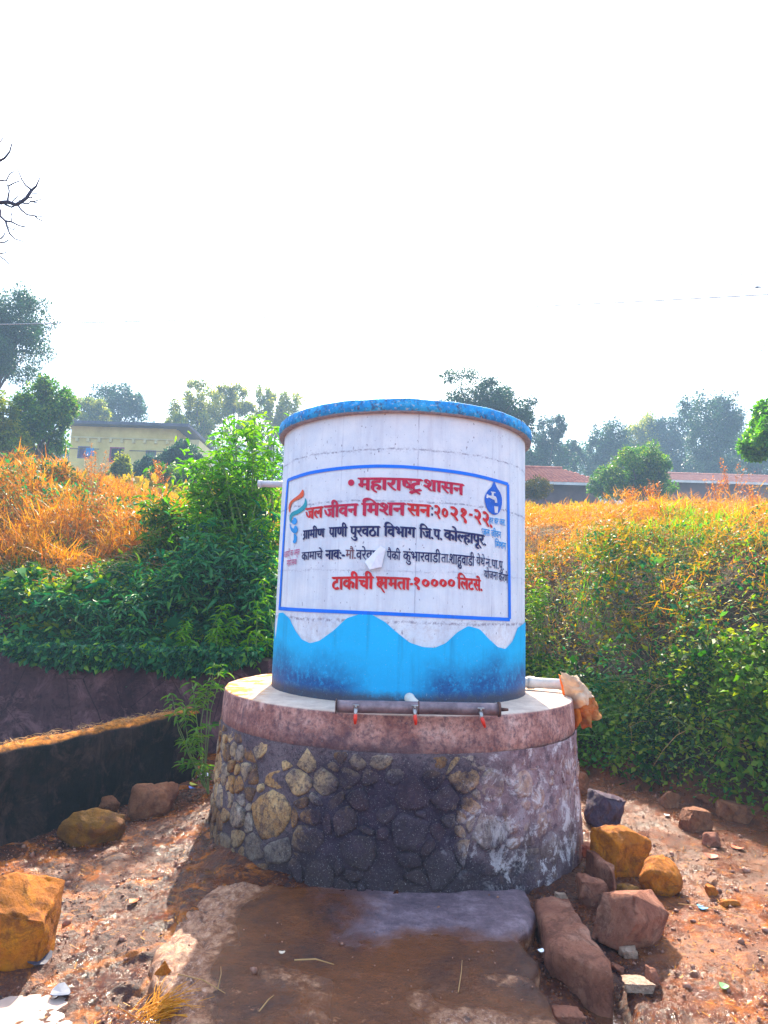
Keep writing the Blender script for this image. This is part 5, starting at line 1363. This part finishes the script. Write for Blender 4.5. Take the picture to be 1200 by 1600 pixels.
def stems(name, n, x0, x1, d0, d1, mat, label, seed, L=(.2, .7), h0=.35):
    r = random.Random(seed); bm = bmesh.new()
    for i in range(n):
        x = r.uniform(x0, x1); d = r.uniform(d0, d1); y = float(np.interp(x, FX, FY)) + d; z = H(x, y) + h0 * r.uniform(.3, 1.2)
        l = r.uniform(*L); a = r.uniform(0, 6.28); up = r.uniform(-.1, 1.1); dr2 = Vector((math.cos(a), math.sin(a) * .7, up)).normalized() * l; sag = Vector((r.gauss(0, .1) * l, 0, -r.uniform(.2, .9) * l))
        p = Vector((x, y, z)); rad = r.uniform(.0018, .0042)
        bm_tube(bm, [p + dr2 * t + sag * t * t for t in (0, .3, .55, .8, 1)], [rad, rad, rad * .8, rad * .6, rad * .3], 3, False)
        if r.random() < .5:
            q = p + dr2 * .5 + sag * .25; e = Vector((r.gauss(0, .3), r.gauss(0, .3), r.uniform(0, .4))) * l; bm_tube(bm, [q, q + e * .5, q + e + Vector((0, 0, -.1 * l))], [rad * .6, rad * .5, rad * .2], 3, False)
    tag(put(name, from_bm(bm), M[mat], smooth=False), label, 'stems', kind='stuff')
stems('dry_stems', 2600, 1.3, 8.5, .4, 7.5, 'drystem', 'bent dry stalks tangled through the right bank', 1)
stems('dry_stems', 2200, -11, -2.4, 1.0, 8, 'drystem', 'bent dry stalks tangled through the left bank', 2, h0=.7)
stems('green_stems', 900, 1.3, 6.5, .1, 4, 'stem', 'green shoots and runners over the right bank', 3, h0=.5)
# feathery dry plumes, each weed its own thing
def plume_weed(u, v, Y, hgt, mat, label, seed, cat='weed', name='dry_weed', nst=7, group=None):
    p = at(u, v, Y); g0 = H(p.x, p.y); z0 = max(g0, p.z - .1); r = random.Random(seed); root = empty(name, (p.x, p.y, z0), label, cat, 'dry weeds on the banks')
    bm = bmesh.new(); P = []; D = []
    for i in range(nst):
        a = r.uniform(0, 6.28); lean = r.uniform(.08, .35); top = Vector((math.cos(a) * lean * hgt, math.sin(a) * lean * hgt * .6, hgt * r.uniform(.7, 1)))
        b = Vector(p); b.z = z0; pts = [b + top * t + Vector((0, 0, .0)) - Vector((0, 0, .25 * lean * hgt * t * t)) for t in (0, .35, .7, 1)]
        bm_tube(bm, pts, [.006, .005, .003, .0015], 4, False)
        for k in range(46):
            t = r.uniform(.35, 1); q = pts[0].lerp(pts[3], t) + Vector([r.gauss(0, .018) for _ in range(3)]); P.append(q[:]); D.append((r.gauss(0, .5) + math.cos(a) * .3, r.gauss(0, .5), r.uniform(.1, 1)))
    put('stems', from_bm(bm), M['drystem'], root, smooth=False)
    m = len(P); L_ = rng.uniform(.025, .07, m)
    put('seed_heads', leaf_mesh('seed_heads', [leaves_arrays(np.array(P), np.array(D), L_, L_ * .3, 'leaf')]), mat, root, smooth=False)['kind'] = 'stuff'
plume_weed(1035, 925, 9.6, .65, RUST, 'branching orange dead weed in the middle of the right bank', 1, nst=9)
plume_weed(1145, 785, 13.5, 1.15, RUST, 'tallest dry flower spike against the hazy trees on the right crest', 2, nst=6)
plume_weed(1118, 790, 13.6, .75, RUST, 'shorter dry spike left of the tallest one on the right crest', 3)
plume_weed(1020, 785, 13.6, .6, RUST, 'dry weed on the crest below the round green bush', 4)
plume_weed(1180, 800, 12.8, .7, RUST, 'reddish dry weed on the crest near the right edge', 5)
plume_weed(985, 790, 13.2, .55, RUST, 'thin dry weed on the crest under the end of the near tiled roof', 6)
plume_weed(100, 930, 9.7, .55, RUST, 'sprawling brown dead weed above the shaded leaves on the left', 7, nst=10)
plume_weed(145, 770, 14.0, 1.2, RUST, 'tall orange plume of dry grass in front of the yellow house', 8, nst=12)
plume_weed(165, 850, 12.0, 1.2, RUST, 'fiery orange tuft in the middle of the left bank', 9, nst=14)
plume_weed(40, 790, 14.0, 1.1, RUST, 'orange dry tuft near the left edge of the bank', 10, nst=12)
plume_weed(250, 765, 14.0, .8, RUST, 'small dry tuft below the right end of the yellow house', 11, nst=8)
plume_weed(835, 850, 10.5, .5, RUST, 'single curved orange blade beside the tank on the right', 12, nst=3)
plume_weed(1050, 1120, 8.0, .7, GOLD, 'hanging dry runner above the white scrap on the bank', 13, nst=5)

# leafy shrubs with separate leaves
def unit_leaf(L, W_):
    V, Q, T = leaves_arrays(np.zeros((1, 3)), np.array([[1., 0, 0]]), np.array([L]), np.array([W_]), 'lance', N=np.array([[0, 0, 1.]]), tone=np.array([.5]))
    return leaf_mesh('leaf', [(V, Q, T)])
def shrub(name, label, cat, base, tips, mats, L, seed, singles=150, mass=1500, stem_r=.018, whorl=9, group=None, massmat=None, jitter=.1, droop=-.35):
    """tips: branch ends (Vectors); whorls of drooping lance leaves at and below each tip"""
    r = random.Random(seed); root = empty(name, base, label, cat, group)
    bm = bmesh.new(); W = []
    root['group'] = {'leafy_shrub': 'leafy shrubs left of the tank', 'leafy_sapling': 'saplings left of the tank', 'creeper': 'creepers left of the plinth', 'leafy_weed': 'leafy weeds on the right bank'}.get(name, 'plants on the retaining wall')
    for t in tips:
        b = Vector(base); t = Vector(t); mid = b.lerp(t, .5) + Vector((r.gauss(0, jitter), r.gauss(0, jitter), (t.z - b.z) * .12)); pts = [b, b.lerp(mid, .55), mid, mid.lerp(t, .55) + Vector((0, 0, .02)), t]
        bm_tube(bm, pts, [stem_r, stem_r * .8, stem_r * .55, stem_r * .4, stem_r * .2], 5, False)
        W.append((t, (t - pts[2]).normalized(), 1.0))
        for f in (.82, .62, .42, .25): W.append((mid.lerp(t, f) if f > .3 else b.lerp(mid, .8), (t - mid).normalized(), .9))
    put('stems', from_bm(bm), M['stem'], root, smooth=False)
    A = []
    for c, ax_, s in W:
        for k in range(whorl):
            a = k * 2.4 + r.uniform(-.3, .3); d = Vector((math.cos(a), math.sin(a), r.uniform(droop - .25, droop + .55))).normalized()
            A.append((c + Vector([r.gauss(0, .02) for _ in range(3)]), d, L * r.uniform(.6, 1.1) * s))
    A.sort(key=lambda q: q[0].y + q[1].y * .1)          # nearest first
    ul = [unit_leaf(L * k, L * .27 * k) for k in (.75, .9, 1.0, 1.12)]
    for m_ in ul: m_.materials.append(mats)
    for p, d, l in A[:singles]:
        o = link(bpy.data.objects.new('leaf', r.choice(ul))); o.parent = root
        o.location = p - Vector(base); q = d.to_track_quat('X', 'Z'); o.rotation_euler = (q @ Euler((r.gauss(0, .4), 0, 0)).to_quaternion()).to_euler()
    parts = []
    rest = A[singles:]
    if rest:
        n = len(rest); parts.append(leaves_arrays(np.array([q[0][:] for q in rest]), np.array([q[1][:] for q in rest]), np.array([q[2] for q in rest]), np.array([q[2] * .27 for q in rest]), 'lance', N=rng.normal(size=(n, 3)) * .35 + (0, 0, 1)))
    if mass:
        T_ = np.array([Vector(q[0])[:] for q in W]); P = T_[rng.integers(0, len(T_), mass)] + rng.normal(size=(mass, 3)) * (L * 1.1, L * 1.1, L * .8) + (0, .12, -.05)
        L_ = L * rng.uniform(.5, 1., mass); parts.append(leaves_arrays(P, rng.normal(size=(mass, 3)) * (.8, .8, .4) + (0, -.1, -.15), L_, L_ * .32, 'lance'))
    if parts: tag(put('leaf_mass', leaf_mesh('leaf_mass', parts), massmat or mats, root, smooth=False), kind='stuff')
    return root
def tips_in(px_list, Y, dy=.35, seed=1):
    r = random.Random(seed); return [at(u, v, Y + r.uniform(-dy, dy)) for u, v in px_list]
r = random.Random(12)
def region(n, u0, u1, v0, v1, f=None):
    out = []
    while len(out) < n:
        u, v = r.uniform(u0, u1), r.uniform(v0, v1)
        if f is None or f(u, v): out.append((u, v))
    return out
bz = lambda u, Y: Vector((at(u, 1000, Y).x, Y, H(at(u, 1000, Y).x, Y)))
# tall bright shrub left of the tank
shrub('leafy_shrub', 'tall bright green shrub with long narrow leaves just left of the tank', 'shrub', bz(390, 9.9), tips_in(region(60, 290, 445, 640, 830, lambda u, v: v > 642 + abs(u - 385) * .55 + (u < 330) * 25), 9.7, .5, 3), BRIGHT, .20, 31, 290, 2600, .025)
shrub('leafy_shrub', 'darker shaded shrub with drooping leaves below the tall bright one', 'shrub', bz(340, 9.3), tips_in(region(48, 235, 432, 800, 1000, lambda u, v: v < 1010 and (u > 300 - (v - 800) * .1 or v > 850)), 8.9, .35, 4), DEEP, .20, 32, 290, 3000, .022)
shrub('leafy_shrub', 'mid green shrub at the left of the tall one, rising from the golden grass', 'shrub', bz(280, 10.6), tips_in(region(22, 225, 320, 765, 870), 10.4, .3, 5), GREEN, .19, 33, 150, 900, .02)
shrub('broadleaf_plant', 'dark broad leaved plant spilling over the retaining wall on the left', 'plant', bz(170, 8.75), tips_in(region(26, 70, 225, 925, 1010), 8.5, .15, 6), DEEP, .15, 34, 220, 900, .012)
shrub('leafy_sapling', 'bright green sapling above the wall between shrub and plinth', 'sapling', bz(352, 8.6), tips_in([(352, 945), (340, 975), (362, 985), (372, 965), (348, 1000), (330, 990)], 8.3, .08, 7), BRIGHT, .12, 35, 200, 0, .010, 7)
shrub('leafy_sapling', 'yellow green sapling close to the left flank of the tank', 'sapling', bz(400, 8.5), tips_in([(392, 990), (410, 905), (402, 940), (416, 1000), (386, 1020)], 8.2, .08, 8), BRIGHT, .13, 36, 160, 0, .010, 7)
shrub('leafy_sapling', 'small pale green sprig left of the bright sapling', 'sapling', bz(292, 8.5), tips_in([(290, 975), (300, 1000), (282, 985)], 8.3, .06, 9), BRIGHT, .11, 37, 90, 0, .008, 7)
shrub('creeper', 'green leafed creeper on the ground between the low wall and the plinth', 'creeper', Vector((-1.62, 6.6, H(-1.62, 6.6))), tips_in([(268, 1085), (300, 1066), (325, 1068), (285, 1105), (335, 1040), (350, 1045), (318, 1085)], 6.6, .12, 10), GREEN, .11, 38, 150, 0, .007, 5)
shrub('creeper', 'leaves growing at the foot of the plinth on its left', 'creeper', Vector((-1.5, 6.3, H(-1.5, 6.3))), tips_in([(285, 1190), (292, 1160), (310, 1135), (318, 1195)], 6.2, .1, 11), GREEN, .10, 39, 90, 0, .007, 5)
shrub('leafy_weed', 'patch of glossy green leaves at the foot of the right bank', 'weed', bz(1010, 8.0), tips_in(region(18, 975, 1085, 1140, 1205), 7.35, .12, 12), BRIGHT, .085, 40, 220, 300, .006, 6)
shrub('leafy_weed', 'green weed beside the right flank of the tank', 'weed', bz(842, 9.0), tips_in(region(9, 822, 858, 900, 965), 8.7, .12, 13), GREEN, .09, 41, 120, 100, .006, 6)
shrub('leafy_weed', 'broad yellowish leafed weed high on the right bank', 'weed', bz(1165, 10.5), tips_in(region(10, 1130, 1200, 880, 960), 10.0, .2, 14), OLIVE, .09, 42, 120, 200, .006, 6)
shrub('leafy_weed', 'dark leafed weed behind the cloth sack', 'weed', bz(960, 8.2), tips_in(region(16, 925, 1000, 1060, 1180), 7.9, .15, 15), DEEP, .09, 43, 160, 400, .006, 6)
shrub('leafy_weed', 'bushy green weed at the right edge of the bank', 'weed', bz(1170, 8.0), tips_in(region(18, 1110, 1200, 1060, 1190), 7.3, .2, 16), GREEN, .08, 44, 200, 400, .006, 6)
shrub('leafy_weed', 'bright green weed on the crest at the right edge', 'weed', bz(1185, 13), tips_in(region(14, 1150, 1215, 800, 850), 12.6, .3, 17), BRIGHT, .13, 45, 120, 400, .008, 6)

# white scrap caught in the bank
def scrap():
    P = [at(u, v, 7.25) for u, v in ((1045, 1112), (1054, 1116), (1066, 1138), (1052, 1132), (1043, 1122))]
    V = [p[:] for p in P] + [(p.x, p.y + .004, p.z) for p in P]; n = 5
    V[1] = (V[1][0], V[1][1] - .03, V[1][2]); V[6] = (V[6][0], V[6][1] - .03, V[6][2])
    return from_arrays('scrap', V, [tuple(range(5)), tuple(range(5, 10))[::-1]] + [(k, k + 5, (k + 1) % 5 + 5, (k + 1) % 5) for k in range(5)])
tag(put('plastic_scrap', scrap(), M['paper'], smooth=False), 'white curled plastic scrap caught in the leaves of the right bank', 'plastic scrap')

# ================================================================ BARE TREE, top left
bt = empty('bare_tree', (-7.2, 8.0, H(-7.2, 8.9)), 'leafless dark branches reaching in at the top left edge', 'tree')
bt.location.y = 8.9
tz = lambda x, y, Y=8.0: at(x / 7.27, 200 + y / 7.27, Y)
bm = bmesh.new(); g0 = bt.location.z
fork = tz(-600, 1300, 8.7)
bm_tube(bm, [(-7.2, 8.9, g0 - .2), (-7.1, 8.85, g0 + 2), fork], [.16, .13, .09], 8); put('trunk', from_bm(bm), M['wood_dark'], bt)
def limb(pts, r0, r1, Y=8.0):
    P = [tz(x, y, Y) for x, y in pts]; n = len(P); rad = [(r0 + (r1 - r0) * i / (n - 1)) * 1.2 + .0035 for i in range(n)]; bm = bmesh.new(); bm_tube(bm, P, rad, 5, True); put('branch', from_bm(bm), M['wood_dark'], bt)
bm = bmesh.new(); bm_tube(bm, [fork, tz(-300, 950, 8.3), tz(0, 850)], [.07, .04, .022], 6); bm_tube(bm, [fork, tz(-250, 600, 8.4), tz(0, 370)], [.05, .03, .014], 6); bm_tube(bm, [fork, tz(-200, 1000, 8.3), tz(0, 930)], [.05, .03, .016], 6); put('main_limbs', from_bm(bm), M['wood_dark'], bt)
for pts, a, b in (([(0, 850), (90, 842), (180, 872), (240, 840), (300, 795), (360, 705)], .020, .014), ([(0, 370), (50, 345), (110, 270), (135, 180)], .011, .004), ([(360, 705), (410, 660), (450, 570)], .012, .004),
                  ([(355, 700), (290, 650), (250, 590), (230, 540), (190, 450)], .008, .002), ([(85, 840), (95, 770), (105, 715), (85, 640)], .008, .004), ([(95, 660), (160, 625), (225, 600)], .005, .003),
                  ([(200, 870), (240, 930), (310, 985), (390, 995), (440, 1035), (490, 1058)], .008, .003), ([(390, 997), (490, 1008)], .004, .002), ([(0, 930), (0, 1000), (60, 1055), (130, 1065), (220, 1110), (310, 1128)], .012, .003),
                  ([(65, 1060), (80, 1120), (110, 1200), (170, 1260), (280, 1295)], .009, .002), ([(225, 840), (275, 858), (330, 858), (340, 835), (430, 850)], .006, .003), ([(300, 790), (360, 790), (370, 740), (460, 750)], .005, .002),
                  ([(130, 850), (160, 810), (205, 775), (225, 840)], .004, .003), ([(130, 1060), (125, 1000), (140, 940)], .004, .002), ([(0, 1265), (40, 1225), (60, 1180)], .006, .002), ([(0, 1300), (50, 1300), (110, 1265)], .006, .002),
                  ([(0, 595), (70, 600), (110, 520), (160, 490)], .007, .002), ([(0, 1428), (75, 1415)], .005, .002), ([(0, 160), (40, 105)], .004, .002), ([(340, 835), (400, 830), (480, 805)], .004, .002),
                  ([(60, 870), (130, 900), (190, 870)], .009, .006), ([(0, 1460), (60, 1500), (110, 1550)], .004, .002), ([(100, 1130), (150, 1160), (180, 1120)], .003, .002)):
    limb(pts, a, b)

# ================================================================ OVERHEAD WIRES
def wire(a, b, Ya, Yb, sag, rad, label):
    A, B = at(*a, Ya), at(*b, Yb); A2 = A + (A - B) * .25; B2 = B + (B - A) * .35; pts = []
    for k in range(25):
        t = k / 24; p = A2.lerp(B2, t); p.z -= sag * 4 * t * (1 - t); pts.append(p)
    o = put('overhead_wire', tube(pts, rad, 5), simple('grey_wire', (.3, .3, .34), (.4, .4, .44), 2, .6, 0, .01)); return tag(o, label, 'wire', 'overhead wires')
wire((0, 500), (1200, 449), 18, 14, .25, .0145, 'long overhead wire crossing the whole sky above the tank')
wire((940, 442), (1200, 424), 22, 20, .05, .016, 'uppermost short overhead wire at the right of the sky')
wire((1138, 530), (1200, 478), 16, 12, .02, .008, 'steep thin wire at right above the lowest one')
wire((1150, 618), (1200, 528), 18, 12, .02, .009, 'lowest steep wire running down to the trees at right')
ins = at(1184, 449, 14.05)
iw = empty('wire_insulator', ins, 'small dark insulator on the long overhead wire near the right edge', 'insulator')
put('body', tube([ins + Vector((-.06, 0, .003)), ins + Vector((-.02, 0, .004)), ins + Vector((.08, 0, .01))], [.014, .022, .014], 8), M['wood_dark'], iw)
put('cap', tube([ins + Vector((.08, 0, .01)), ins + Vector((.11, 0, .012))], .009, 8), M['rust'], iw)

# ================================================================ HAZE
def haze():
    g = bpy.data.materials.new('thin_blue_haze'); g.use_nodes = True; t = g.node_tree; t.nodes.clear()
    o = t.nodes.new('ShaderNodeOutputMaterial'); v = t.nodes.new('ShaderNodeVolumePrincipled')
    v.inputs['Color'].default_value = (.44, .67, 1, 1); v.inputs['Density'].default_value = .0034; v.inputs['Anisotropy'].default_value = 0
    t.links.new(v.outputs[0], o.inputs['Volume'])
    return tag(put('haze', box_mesh(-950, 950, -50, 950, -3, 150), g, smooth=False), kind='stuff')
haze()
